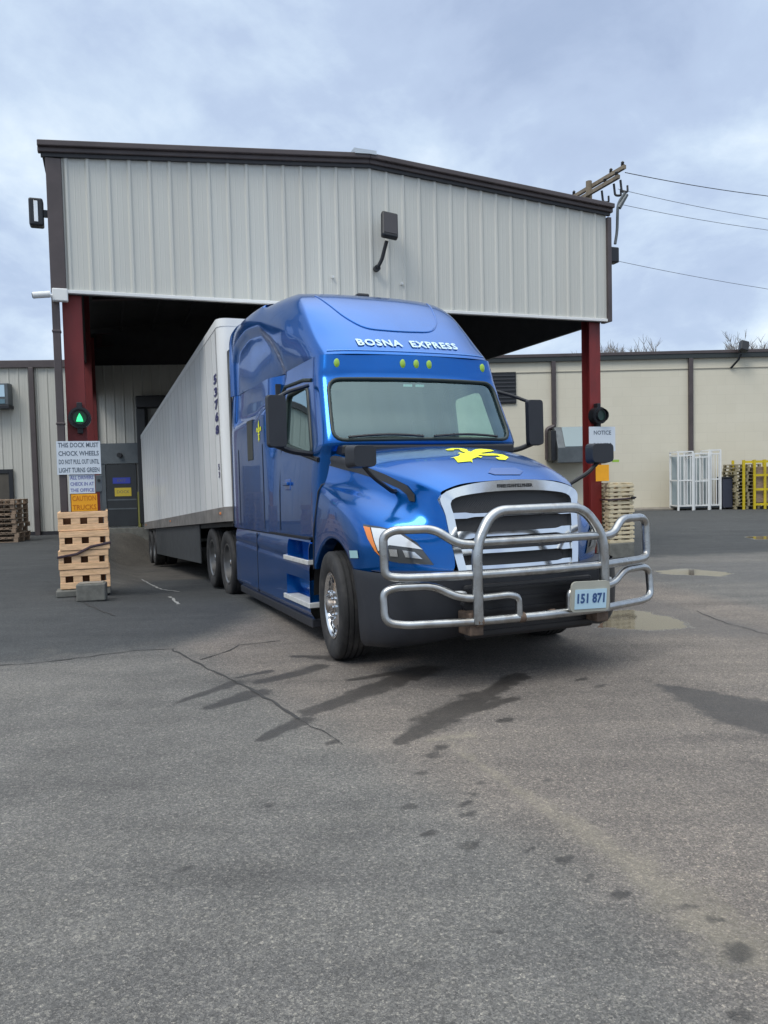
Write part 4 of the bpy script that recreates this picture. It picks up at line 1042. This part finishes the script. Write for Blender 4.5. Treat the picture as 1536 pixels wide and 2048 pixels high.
def inset(P, d):
    o = []
    for r in P: o.append([p + Vector((-d * (1 if p.x > .9 else -1 if p.x < -.9 else 0), d if abs(p.x) < 1.03 else 0, 0)) for p in r])
    return o
Gi = inset(G, .012)
MB().grid(Gi, keep_ws).build('windscreen', GLS, truck, smooth='all')
ncol = len(G[0]) // 2
MB().grid(Gi, lambda i, j: keep_sw(i, j) and j < ncol).build('side_window', GLS2, truck, smooth='all')
MB().grid(Gi, lambda i, j: keep_sw(i, j) and j >= ncol).build('side_window', GLS2, truck, smooth='all')
solid = MB().grid(G); tmp = solid.build('tmp', BLUE, None); cb = bvh_of(tmp); bpy.data.objects.remove(tmp)
def seal(pts, cast, r, name, closed=True, m=SEAL):
    P = []
    for p in pts:
        o, d = cast(*p); h = cb.ray_cast(o, d)
        if h[0] is not None: P.append(h[0])
    return MB().tube(P, r, 8, closed=closed).build(name, m, truck, smooth=True, ang=60)
wsd = [(p[0] * vmax(p[1]), p[1]) for p in roundpoly([(-1.0, 2.085), (-.5, 2.085), (0, 2.085), (.5, 2.085), (1.0, 2.085), (1.0, 2.4), (1.0, 2.735), (.5, 2.735), (0, 2.735), (-.5, 2.735), (-1.0, 2.735), (-1.0, 2.4)], .13, 5)]
seal(wsd, lambda v, w_: (L(1.5, v, w_), Vector((0, 1, 0))), .020, 'windscreen_seal')
for sg in (-1, 1):
    seal(SWN, lambda u, w_: (L(u, sg * 2, w_), Vector((-sg, 0, 0))), .024, 'window_seal')
    # door outline seams
    seal([(-.66, 1.90), (-.62, 1.5), (-.70, 1.14)], lambda u, w_: (L(u, sg * 2, w_), Vector((-sg, 0, 0))), .006, 'door_seam', False, NAVY)
    seal([(-1.98, 2.82), (-2.0, 2.2), (-2.02, 1.6), (-2.02, 1.14)], lambda u, w_: (L(u, sg * 2, w_), Vector((-sg, 0, 0))), .009, 'door_seam', False, NAVY)
    seal([(-1.0, 2.76), (-1.3, 2.80), (-1.98, 2.82), (-2.1, 2.75)], lambda u, w_: (L(u, sg * 2, w_), Vector((-sg, 0, 0))), .022, 'door_drip_rail', False, SEAL)
    seal([(-.62, 1.90), (-1.2, 2.0), (-1.9, 2.10)], lambda u, w_: (L(u, sg * 2, w_), Vector((-sg, 0, 0))), .028, 'door_belt', False, BLKP)
    seal([(-2.6, 3.0), (-2.62, 2.2), (-2.62, 1.14)], lambda u, w_: (L(u, sg * 2, w_), Vector((-sg, 0, 0))), .006, 'sleeper_seam', False, NAVY)
    seal([(-3.98, 3.0), (-4.0, 2.2), (-4.0, 1.14)], lambda u, w_: (L(u, sg * 2, w_), Vector((-sg, 0, 0))), .007, 'sleeper_seam', False, NAVY)
    dh = MB().box(min(sg * 1.145, sg * 1.20), max(sg * 1.145, sg * 1.20), 1.60, 1.80, 1.66, 1.70); dh.build('door_handle', BLUE, truck, bevel=.01)
    MB().box(min(sg * 1.13, sg * 1.168), max(sg * 1.13, sg * 1.168), 1.58, 1.82, 1.60, 1.74).build('handle_recess', mat('deep_blue', (.004, .07, .30)), truck, bevel=.02)
    # sleeper window slot
    MB().box(min(sg * 1.20, sg * 1.228), max(sg * 1.20, sg * 1.228), 3.10, 3.42, 2.02, 2.55).build('sleeper_window', mat('sleeper_glass', (.012, .018, .018), .35), truck, bevel=.01)
    MB().tube([L(-2.66, sg * 1.245, 1.65), L(-2.66, sg * 1.26, 1.2)], .0, 3) if False else None
    lily(L(-2.75, sg * 1.22, 2.36), Vector((0, -1, 0)), Vector((0, 0, 1)), .15, .15, cb, Vector((-sg, 0, 0)), 'sleeper_emblem', truck)
# ---- roof fairing
FR = [(3.004, -.668, -.805, .946, 1.036, 1.19), (3.06, -.715, -.87, .95, 1.05, 1.19), (3.25, -.93, -1.10, .955, 1.07, 1.19), (3.46, -1.17, -1.33, .945, 1.085, 1.19), (3.66, -1.42, -1.56, .925, 1.08, 1.185),
      (3.82, -1.66, -1.80, .885, 1.06, 1.175), (3.93, -1.92, -2.05, .83, 1.02, 1.15), (4.01, -2.25, -2.35, .75, .94, 1.08), (4.055, -2.65, -2.70, .55, .75, .85)]
def fair_row(w_, f, cu, cvv, sv, rv):
    k = (w_ - 3.0)
    rear = -4.47 + max(0, (w_ - 3.9)) * 3.0
    return [(f, 0), (f - .01, .35), (f - .05, .70 * cvv / .95), (cu + .02, cvv - .03), (cu - .06, cvv + .035), (cu - .35, (cvv + sv) / 2 + .03), (min(-2.0, cu - .7), sv + .015), (-3.0, (sv + rv) / 2 + .02), (-3.6, rv), (rear + .12, rv), (rear, rv - .08), (rear, 0)]
frow = [(r[0], fair_row(*r)) for r in FR]
G2_ = shell(frow, [6, 6, 5, 4, 6, 10, 10, 7, 9, 3, 7], [2, 5, 6, 6, 5, 4, 3, 3])
for r in G2_:
    for k, p in enumerate(r):
        recess(p)
cap_ = G2_[-1]; zc = 4.075
top = [Vector((p.x * .45, (p.y + 3.4) * .8 - 3.4 if False else p.y * .9 + .33, zc)) for p in cap_]
cen = [Vector((0, p.y * .9 + .33, zc + .005)) for p in cap_]
fair = MB().grid(G2_ + [top, cen]).build('roof_fairing', BLUE, truck, smooth='all')
fb = bvh_of(fair)
def fline(pts, r, name, m=NAVY, mirror=False, off=0.0):
    P = [px_on(fb, *p, off) for p in pts]; P = [p for p in P if p is not None]
    if len(P) > 1: MB().tube(P, r, 6).build(name, m, truck, smooth=True)
# raised panel outline on the roof cap, in truck coordinates
LB = mat('light_blue_edge', (.03, .20, .62), .2, .2, 1)
pan = [(.72, 3.86), (.66, 3.70), (.56, 3.50), (.40, 3.36), (.15, 3.33), (-.15, 3.33), (-.40, 3.36), (-.56, 3.50), (-.66, 3.70), (-.72, 3.86)]
P = []
for v, w_ in crom([(a, b, 0) for a, b in pan], 5) and [(p.x, p.y) for p in crom([(a, b, 0) for a, b in pan], 5)]:
    h = fb.ray_cast(L(1.5, v, w_), Vector((0, 1, 0)))
    if h[0] is not None: P.append(h[0])
MB().tube(P, .012, 8).build('roof_panel_edge', BLUE, truck, smooth=True)
sp = []
for k in range(-24, 25):
    v = k * 1.0 / 24 * .93; h = fb.ray_cast(L(1.5, v, 3.045), Vector((0, 1, 0)))
    if h[0] is not None: sp.append(h[0])
MB().tube(sp, .011, 6).build('roof_seam', LB, truck, smooth=True)
# company name
vs, fs = text_geo('BOSNA  EXPRESS', .125, bold=.004, spacing=1.12)
mx = max(v.x for v in vs); kx = .60 / mx; P = []
for v in vs:
    p = L(1.5, v.x * kx, 3.145 + v.y * .92); h = fb.ray_cast(p, Vector((0, 1, 0))); P.append(h[0] + Vector((0, -.012, .004)) if h[0] is not None else p)
MB().add(P, fs).build('company_name', LETW, truck)
# marker lamps
for v in (-.86, -.155, 0, .155, .86):
    h = cb.ray_cast(L(1.5, v, 2.905), Vector((0, 1, 0)))
    mm = Matrix.Translation(h[0]) @ Matrix.Rotation(math.atan2(h[1].x, -h[1].y) if False else 0, 4, 'Z')
    b = MB(); b.add([h[0] + Vector((x * .030, -.03 * (1 - q) + .01, z * .048)) for q in (1, .35, 0) for x, z in [((1 - .45 * (q == 0)) * math.cos(a), (1 - .45 * (q == 0)) * math.sin(a)) for a in np.linspace(0, 2 * math.pi, 16, endpoint=False)]], [(r * 16 + k, r * 16 + (k + 1) % 16, (r + 1) * 16 + (k + 1) % 16, (r + 1) * 16 + k) for r in (0, 1) for k in range(16)] + [tuple(range(32, 48))])
    b.build('marker_lamp', MARK, truck, smooth=True)
MB().box(-.08, .08, 2.1, 2.35, 3.96, 4.02).build('roof_antenna_base', BLKP, truck, bevel=.02)
# ---- interior
MB().box(-1.0, 1.0, .62, 1.02, 1.60, 2.00).build('dashboard', INT, truck, bevel=.05)
for v in (-.55, .55):
    s = empty('seat', L(-1.55, v, 1.25), parent=truck)
    MB().box(-.25, .25, -.28, .28, .0, .22).build('cushion', INT, s, bevel=.05); MB().box(-.25, .25, .18, .34, .18, .95, Matrix.Rotation(rad(-8), 4, 'X')).build('backrest', INT, s, bevel=.05); MB().box(-.14, .14, .08, .18, .98, 1.16).build('headrest', INT, s, bevel=.03)
MB().tube([L(-1.0 + .06 * math.cos(a) , .55 + .22 * math.cos(a), 1.95 + .2 * math.sin(a)) for a in np.linspace(0, 2 * math.pi, 24, endpoint=False)], .016, 8, closed=True).build('steering_wheel', BLKP, truck, smooth=True)
MB().box(-1.1, 1.1, 2.3, 2.34, 1.2, 2.9).build('sleeper_curtain', INT, truck)
MB().box(-.92, .92, .95, 2.3, 2.84, 2.87).build('headliner', INT, truck)
MB().box(-1.1, 1.1, .6, 4.4, 1.12, 1.18).build('cab_floor', INT, truck)
MB().box(.66, .95, .68, .9, 2.005, 2.02).build('dash_papers', mat('paper', (.75, .8, .8), .7), truck)
for v in (-.12, .02, .16): MB().box(v - .05, v + .05, .605, .612, 2.66, 2.685).build('toll_sticker', mat('paper', (.75, .8, .8)), truck) if v < .1 else None
# wipers
for a, b, c in (((-.88), -.45, -.1), (.02, .45, .82)):
    P = []
    for k in range(9):
        v = a + (c - a) * k / 8; w_ = 2.115 + .02 * math.sin(k / 8 * 3.1); h = cb.ray_cast(L(1.5, v, w_), Vector((0, 1, 0))); P.append(h[0] + Vector((0, -.028, .0)))
    MB().tube(P, .014, 6).build('wiper', BLKP, truck, smooth=True)
MB().box(-.98, .98, .30, .62, 1.93, 2.03).build('cowl', BLKP, truck, bevel=.02)

# ---- bumper
def bump_pt(t_, w_):
    """t_ 0 centre .. 1 rear edge at the wheel arch"""
    pts = [(1.42, 0), (1.41, .35), (1.37, .70), (1.27, .95), (1.10, 1.13), (.92, 1.20), (.70, 1.22)]
    return pts
rows = []
for w_, k, dv in ((.90, .0, 0), (.84, .015, .005), (.62, .02, .005), (.42, .0, 0), (.30, -.05, -.02), (.24, -.12, -.05)):
    pts = [(1.42, 0), (1.41, .35), (1.37, .70), (1.27, .95), (1.08, 1.13), (.88, 1.20)]
    rear_u = .5 + 0 * w_; rr = .66; au = math.sqrt(max(rr * rr - (w_ - .5) ** 2, 0))
    rows.append([(u + k, v + dv if v > 0 else 0) for u, v in pts] + [(au + .10, 1.222 + dv), (au, 1.225 + dv), (au, 1.10 + dv)])
C = [crom([L(u, v, w_ + max(0, .62 - w_) * .40 * max(0, 1 - (v / 1.2) ** 2)) for u, v in r], [4, 4, 4, 4, 3, 3, 2, 2]) for (w_, _, _), r in zip(((.90, 0, 0), (.84, 0, 0), (.62, 0, 0), (.42, 0, 0), (.30, 0, 0), (.24, 0, 0)), rows)]
cols = [crom(c, 3) for c in zip(*C)]; Pb = [list(r) for r in zip(*cols)]
Pb = [[mir(p) for p in r[:0:-1]] + r for r in Pb]
bump = MB().grid(Pb).build('bumper', BUMP, truck, smooth=True, ang=50)
# top shelf of the bumper and centre intake
tp_ = [(1.42, 0), (1.40, .35), (1.36, .68), (1.24, .95), (1.04, 1.12), (.82, 1.16)]
half = [L(u, v, .902) for u, v in crom([(a, b, 0) for a, b in tp_], 4) and [(p.x, p.y) for p in crom([(a, b, 0) for a, b in tp_], 4)]]
inner = [L(min(p.y * -1 - .30, .9), p.x * .93, .905) for p in half]
r0 = [mir(p) for p in half[:0:-1]] + half; r1 = [mir(p) for p in inner[:0:-1]] + inner
MB().grid([r0, r1]).build('bumper_top', BUMP, truck)
MB().box(-.62, .62, -1.455, -1.40, .36, .80).build('lower_intake', MESH, truck, bevel=.03)
m = MB()
for i in range(5): m.box(-.60, .60, -1.468, -1.457, .40 + i * .085, .425 + i * .085)
m.build('intake_slats', BLKP, truck)
# ---- grille
def gu(w_): return float(np.interp(w_, [.84, 1.55], [1.345, 1.215]))
def gv(w_): return float(np.interp(w_, [.84, 1.1, 1.55], [.575, .62, .668]))
gs = MB(); ring_o = []; ring_i = []
out_ = [(-1, .86), (-1, 1.1), (-1, 1.35), (-1, 1.52), (-.6, 1.605), (0, 1.63), (.6, 1.605), (1, 1.52), (1, 1.35), (1, 1.1), (1, .86)]
inn_ = [(-.88, .88), (-.885, 1.1), (-.89, 1.33), (-.88, 1.475), (-.55, 1.525), (0, 1.54), (.55, 1.525), (.88, 1.475), (.89, 1.33), (.885, 1.1), (.88, .88)]
def gp(x, w_, off): return L(gu(w_) + off - .07 * x * x, x * gv(w_), w_)
def smoothrow(a, off): return [Vector(p) for p in crom([gp(x, w_, off) for x, w_ in a], 4)]
R0 = smoothrow(out_, -.04); R1 = smoothrow(out_, .035); R2 = smoothrow(inn_, .03); R3 = smoothrow(inn_, -.03)
for k in range(len(R1)):
    pass
MB().grid([R0, R1, R2, R3]).build('grille_surround', CHRM, truck, smooth=True, ang=50)
gm = MB(); Q = []
for i in range(13):
    w_ = .85 + i * (1.555 - .85) / 12; Q.append([gp(x / 10 * .93, w_, -.03) for x in range(-10, 11)])
def gridmat():
    m = bpy.data.materials.new('mesh_insert'); m.use_nodes = True; t = m.node_tree; b = t.nodes['Principled BSDF']
    tc = N(t, 'ShaderNodeTexCoord'); v = mapping(t, tc.outputs['Object'], rot=(rad(90), 0, 0)); c = N(t, 'ShaderNodeTexChecker'); c.inputs['Scale'].default_value = 110
    t.links.new(v, c.inputs[0]); c.inputs[1].default_value = (.035, .035, .038, 1); c.inputs[2].default_value = (.004, .004, .005, 1); t.links.new(c.outputs[0], b.inputs['Base Color']); b.inputs['Roughness'].default_value = .5
    return m
gm.grid(Q).build('grille_mesh', gridmat(), truck, smooth='all')
for w_, hh in ((1.345, .014), (1.185, .018), (1.045, .015), (.915, .015)):
    # chrome bar with thick ends
    top_, bot_ = [], []
    rows4 = [[], [], [], []]
    for k in range(-16, 17):
        x = k / 16 * .885; e = 1 + .75 * min(1, max(0, (abs(x) - .64) / .06))
        h_ = hh * e; rows4[0].append(gp(x, w_ + h_, -.02)); rows4[1].append(gp(x, w_ + h_, .012)); rows4[2].append(gp(x, w_ - h_, .016)); rows4[3].append(gp(x, w_ - h_, -.02))
    MB().grid(rows4).build('grille_bar', CHRM, truck, smooth=True, ang=40)
vs, fs = text_geo('FREIGHTLINER', .042, bold=.0015, spacing=1.05)
mx = max(v.x for v in vs)
MB().add([gp(v.x / mx * .26, 1.578 + v.y * .95, .044) for v in vs], fs).build('grille_badge', BLKP, truck)
# ---- bull bar
bb = empty('bull_bar', L(0, 0, 0), parent=truck)
r = .038
def T_(pts, nm, rr=r, fl=.09): return MB().tube(fillet([L(*p) for p in pts], fl, 6), rr, 12).build(nm, BARM, bb, smooth=True, ang=60)
T_([(1.63, -.60, .52), (1.63, -.60, 1.14), (1.59, -.43, 1.385), (1.59, .43, 1.385), (1.63, .60, 1.14), (1.63, .60, .52)], 'hoop', .042, .13)
T_([(1.615, -.60, 1.145), (1.63, 0, 1.145), (1.615, .60, 1.145)], 'cross_tube', .034)
for sg in (-1, 1):
    T_([(1.61, sg * .60, 1.13), (1.58, sg * .74, 1.145), (1.50, sg * .90, 1.265), (1.40, sg * 1.20, 1.265), (1.37, sg * 1.27, 1.22), (1.38, sg * 1.27, .91), (1.44, sg * 1.14, .895), (1.61, sg * .60, .895)], 'side_loop', .034, .08)
    T_([(1.61, sg * .60, .715), (1.58, sg * .74, .73), (1.50, sg * .92, .825), (1.41, sg * 1.20, .825), (1.38, sg * 1.285, .79), (1.40, sg * 1.285, .56), (1.46, sg * 1.15, .535), (1.61, sg * .60, .535)], 'side_loop', .032, .08)
    T_([(1.61, sg * .60, .715), (1.64, sg * .32, .725), (1.64, sg * .24, .70), (1.64, sg * .24, .55)], 'inner_loop', .028, .07)
    MB().box(min(sg * .54, sg * .66), max(sg * .54, sg * .66), -1.60, -1.40, .42, .60).build('mount_bracket', mat('rusty_steel', (.14, .10, .075), .7, .4, vary=.4, vscale=20), bb, bevel=.01)
    for q in (-.07, .07):
        MB().cyl(L(1.5, sg * .60 + q, .66), L(1.56, sg * .60 + q, .66), .022, 8).build('mount_bolt', STEEL, bb)
    MB().tube(fillet([L(1.42, sg * .75, .76), L(1.52, sg * .76, .76), L(1.55, sg * .68, .76), L(1.50, sg * .64, .74)], .03), .016, 6).build('tow_hook', STEP, truck, smooth=True)
T_([(1.61, -.60, .895), (1.64, 0, .895), (1.61, .60, .895)], 'cross_tube', .034)
T_([(1.61, -.60, .535), (1.645, 0, .535), (1.61, .60, .535)], 'cross_tube', .036)
for v in (-.62, -.24, .05): MB().cyl(L(1.63, v, .535), L(1.63, v + .05, .535), .041, 12).build('rust_band', mat('rusty_steel', (.14, .10, .075)), bb, smooth=True)
# ---- licence plate
pm = Matrix.Translation(L(1.70, .40, .655)) @ Matrix.Rotation(rad(2), 4, 'Y') @ Matrix.Rotation(rad(4), 4, 'X')
m = MB(); rp = roundpoly([(-.19, -.12), (.19, -.12), (.19, .13), (-.19, .13)], .05); m.prism(rp, lambda a, b: pm @ Vector((a, .012, b)), lambda a, b: pm @ Vector((a, -.004, b)))
pf_ = m.build('plate_frame', mat('plate_holder', (.36, .36, .31), .6, vary=.15), truck)
MB().box(-.155, .155, -.010, -.005, -.095, .065, pm).build('licence_plate', PLATE, pf_)
m = MB(); vs, fs = text_geo('151 871', .105, bold=.004); mx = max(v.x for v in vs); m.add([pm @ Vector((v.x / mx * .135, -.0125, v.y - .012)) for v in vs], fs); m.build('plate_number', PLTX, pf_)
# ---- mirrors
for sg in (-1, 1):
    dm = empty('door_mirror', L(-.72, sg * 1.525, 2.30), (0, 0, sg * rad(-4)), parent=truck)
    b = MB(); rp = roundpoly([(-.10, -.265), (.10, -.265), (.10, .265), (-.10, .265)], .045)
    b.prism(rp, lambda a, c: Vector((a * .94, -.035, c * .97)), lambda a, c: Vector((a, .035, c))); b.build('mirror_shell', BUMP, dm, bevel=.015, smooth=True)
    MB().box(-.085, .085, .036, .041, -.24, .24).build('mirror_glass', mat('mirror_glass', (.7, .75, .78), .03, 1), dm)
    MB().tube(fillet([L(-.80, sg * 1.14, 1.97), L(-.80, sg * 1.36, 2.0), L(-.78, sg * 1.52, 2.06)], .06), .030, 8).build('mirror_arm', BLKP, truck, smooth=True)
    MB().tube(fillet([L(-.98, sg * 1.10, 2.70), L(-.88, sg * 1.35, 2.62), L(-.78, sg * 1.50, 2.54)], .06), .02, 8).build('mirror_arm', BLKP, truck, smooth=True)
    hm = empty('hood_mirror', L(.82, sg * 1.22, 1.86), (0, 0, sg * rad(-10)), parent=truck)
    b = MB(); rp = roundpoly([(-.12, -.095), (.12, -.095), (.12, .10), (-.12, .10)], .05)
    b.prism(rp, lambda a, c: Vector((a * .9, -.07, c * .9)), lambda a, c: Vector((a, .06, c))); b.build('mirror_shell', BUMP, hm, bevel=.02, smooth=True)
    MB().box(-.095, .095, .061, .064, -.075, .08).build('mirror_glass', mat('mirror_glass', (.7, .75, .78)), hm)
    MB().tube(fillet([L(.82, sg * 1.20, 1.78), L(.80, sg * 1.10, 1.68), L(.72, sg * .90, 1.56), L(.68, sg * .84, 1.56)], .06), .020, 8).build('mirror_arm', BLKP, truck, smooth=True)
# ---- side skirts with step pockets
def skirt(sg):
    us = np.concatenate([np.linspace(-.76, -1.75, 60), np.linspace(-1.8, -4.40, 50)]); ws = np.linspace(.26, 1.09, 60); P = []
    for w_ in ws:
        r_ = []
        for u in us:
            v = 1.225 - .03 * max(0, (w_ - .95) / .14) ** 2 - .05 * max(0, (.34 - w_) / .08) - .012 * math.exp(-((w_ - .86 + .02 * (u + 2)) / .03) ** 2)
            if -1.64 < u < -.79 and .44 < w_ < .66: v = 1.03
            if -1.58 < u < -.79 and .88 < w_ < 1.06: v = 1.05
            r_.append(L(u, sg * v, w_))
        P.append(r_)
    MB().grid(P).build('side_skirt', BLUE, truck, smooth=True, ang=35)
    b = MB(); b.box(min(sg * 1.10, sg * 1.20), max(sg * 1.10, sg * 1.20), .80, 4.3, .17, .262); b.build('skirt_base', BUMP, truck, bevel=.01)
    MB().box(min(sg * 1.0, sg * 1.245), max(sg * 1.0, sg * 1.262), .74, 1.74, .385, .438).build('step', STEP, truck, bevel=.006)
    MB().box(min(sg * 1.02, sg * 1.245), max(sg * 1.02, sg * 1.262), .76, 1.70, .83, .878).build('step', STEP, truck, bevel=.006)
    MB().box(min(sg * 1.051, sg * 1.062), max(sg * 1.051, sg * 1.228), .78, 1.22, .882, 1.055).build('step_back_panel', STEP, truck)
    MB().box(min(sg * 1.10, sg * 1.21), max(sg * 1.10, sg * 1.21), .78, 4.44, 1.088, 1.112).build('sill_gap', NAVY, truck)
    MB().box(min(sg * 1.215, sg * 1.228), max(sg * 1.215, sg * 1.228), 3.05, 3.07, .30, 1.07).build('skirt_seam', NAVY, truck)
for sg in (-1, 1): skirt(sg)
# ---- wheels, chassis
make_wheel(truck, -.05, -1.105, -1, True, rad(-6)); make_wheel(truck, -.05, 1.105, 1, True, rad(-6))
for u in (-5.2, -6.52):
    for sg in (-1, 1): make_wheel(truck, u, sg * 1.08, sg, False, dual=True)
m = MB()
for sg in (-1, 1): m.box(sg * .43 - .04, sg * .43 + .04, -1.25, 7.3, .78, 1.02)
for u in (1.1, -.8, -2.5, -4.2, -5.86, -7.2): m.box(-.41, .41, -u - .04, -u + .04, .82, .98)
m.build('chassis_rail', STEEL, truck)
m = MB(); m.cyl(L(0, -.95, .48), L(0, .95, .48), .07)
for u in (-5.2, -6.52): m.cyl(L(u, -.95, .5), L(u, .95, .5), .09)
m.build('axle', STEEL, truck, smooth=True)
MB().box(-.85, .85, -1.1, .5, .55, 1.15).build('engine_block', STEEL, truck, bevel=.04)
for sg in (-1, 1):
    pts = [(.70 * math.cos(a), .5 + .70 * math.sin(a)) for a in np.linspace(rad(5), rad(178), 18)]
    MB().grid([[L(u, sg * 1.205, w_) for u, w_ in pts], [L(u, sg * .72, w_) for u, w_ in pts]]).build('wheel_well', STEEL, truck, smooth=True)
    MB().box(min(sg * .74, sg * .76), max(sg * .74, sg * .76), -.95, .75, .35, 1.2).build('inner_well', STEEL, truck)
    MB().tube([L(-1.2, sg * .78, .62), L(-3.2, sg * .78, .62)], .3, 20).build('fuel_tank', ALU, truck, smooth=True)
MB().box(-.45, .45, 5.3, 6.1, 1.03, 1.12).build('fifth_wheel', STEEL, truck, bevel=.02)
# side extenders behind the sleeper
for sg in (-1, 1): MB().box(min(sg * 1.19, sg * 1.215), max(sg * 1.19, sg * 1.215), 4.471, 4.62, 1.15, 3.7).build('side_extender', BLKP, truck, bevel=.006)

# ================================================================== TRAILER
trailer = empty('box_trailer', TR_O, (-TR_P, 0, TR_TH), label='long white box trailer hitched behind the blue truck', cat='trailer')
HW, TLN, TH_ = 1.295, 14.55, 2.97
rc = .16
outl = [(-HW, TLN)] + [(-HW, .35), (-HW, rc)] + [(-HW + rc * (1 - math.cos(a)), rc * (1 - math.sin(a))) for a in (rad(22), rad(45), rad(68))] + [(-HW + rc, 0), (-.5, 0), (.5, 0), (HW - rc, 0)] + [(HW - rc * (1 - math.cos(a)), rc * (1 - math.sin(a))) for a in (rad(68), rad(45), rad(22))] + [(HW, rc), (HW, .35), (HW, TLN)]
m = MB(); m.prism(outl, lambda a, b: Vector((a, b, .0)), lambda a, b: Vector((a, b, TH_)))
m.build('box', TRW, trailer, smooth=True, ang=30)
m = MB(); m.prism([(x * 1.006, y - .004 if y < 1 else y) for x, y in outl], lambda a, b: Vector((a, b, TH_ - .10)), lambda a, b: Vector((a, b, TH_ + .02))); m.build('top_rail', WHT, trailer, smooth=True, ang=30)
m = MB(); m.prism([(x * 1.006, y - .004 if y < 1 else y) for x, y in outl], lambda a, b: Vector((a, b, -.06)), lambda a, b: Vector((a, b, .16))); m.build('bottom_rail', TRL, trailer, smooth=True, ang=30)
for sg in (-1, 1):
    m = MB()
    for i in range(1, 24): m.box(min(sg * HW, sg * (HW + .004)), max(sg * HW, sg * (HW + .004)), i * .61 - .02, i * .61 + .02, .17, TH_ - .11)
    m.build('panel_seams', mat('seam_alu', (.52, .53, .52), .4, .2), trailer)
    MB().box(min(sg * (HW), sg * (HW + .006)), max(sg * (HW), sg * (HW + .006)), .17, .24, .17, TH_ - .11).build('corner_strip', mat('strip', (.46, .46, .44), .35, .4), trailer)
    m = MB()
    for i, c in enumerate('53768'):
        vs, fs = text_geo(c, .22, bold=.010); m.add([Vector((sg * (HW + .009), .38 + v.x * sg * 2.6, 2.13 - i * .195 + v.y * .82)) for v in vs], fs)
    m.build('trailer_number', NAVT, trailer)
    m = MB()
    for i, c in enumerate('53'):
        vs, fs = text_geo(c, .12, bold=.006); m.add([Vector((sg * (HW + .008), .38 + v.x * 1.8 * sg, .78 - i * .12 + v.y)) for v in vs], fs)
    m.build('trailer_code', NAVT, trailer)
    for yy in (.42, 7.2, 13.9): MB().box(min(sg * HW, sg * (HW + .022)), max(sg * HW, sg * (HW + .022)), yy - .05, yy + .05, .05, .09).build('marker_lamp', AMBER, trailer, bevel=.005)
    MB().box(min(sg * 1.20, sg * 1.23), max(sg * 1.20, sg * 1.23), 3.2, 11.6, -.80, -.065).build('side_skirt', TRS, trailer, bevel=.01)
MB().box(-1.2, 1.2, .02, 14.3, -.14, -.062).build('floor_frame', STEEL, trailer)
MB().box(-.5, .5, 11.0, 14.2, -.42, -.15).build('bogie_frame', STEEL, trailer)
WZT = -.62
for y in (12.0, 13.25):
    for sg in (-1, 1): make_wheel(trailer, -y, sg * 1.12, sg, False, dual=True, wz=WZT)
m = MB()
for y in (12.0, 13.25): m.cyl((-1.0, y, WZT), (1.0, y, WZT), .08)
m.build('axle', STEEL, trailer, smooth=True)
for sg in (-1, 1): MB().box(sg * .9 - .05, sg * .9 + .05, 2.6, 2.72, -.85, -.1).build('landing_leg', STEEL, trailer)
print('OBJECTS', len(bpy.data.objects))
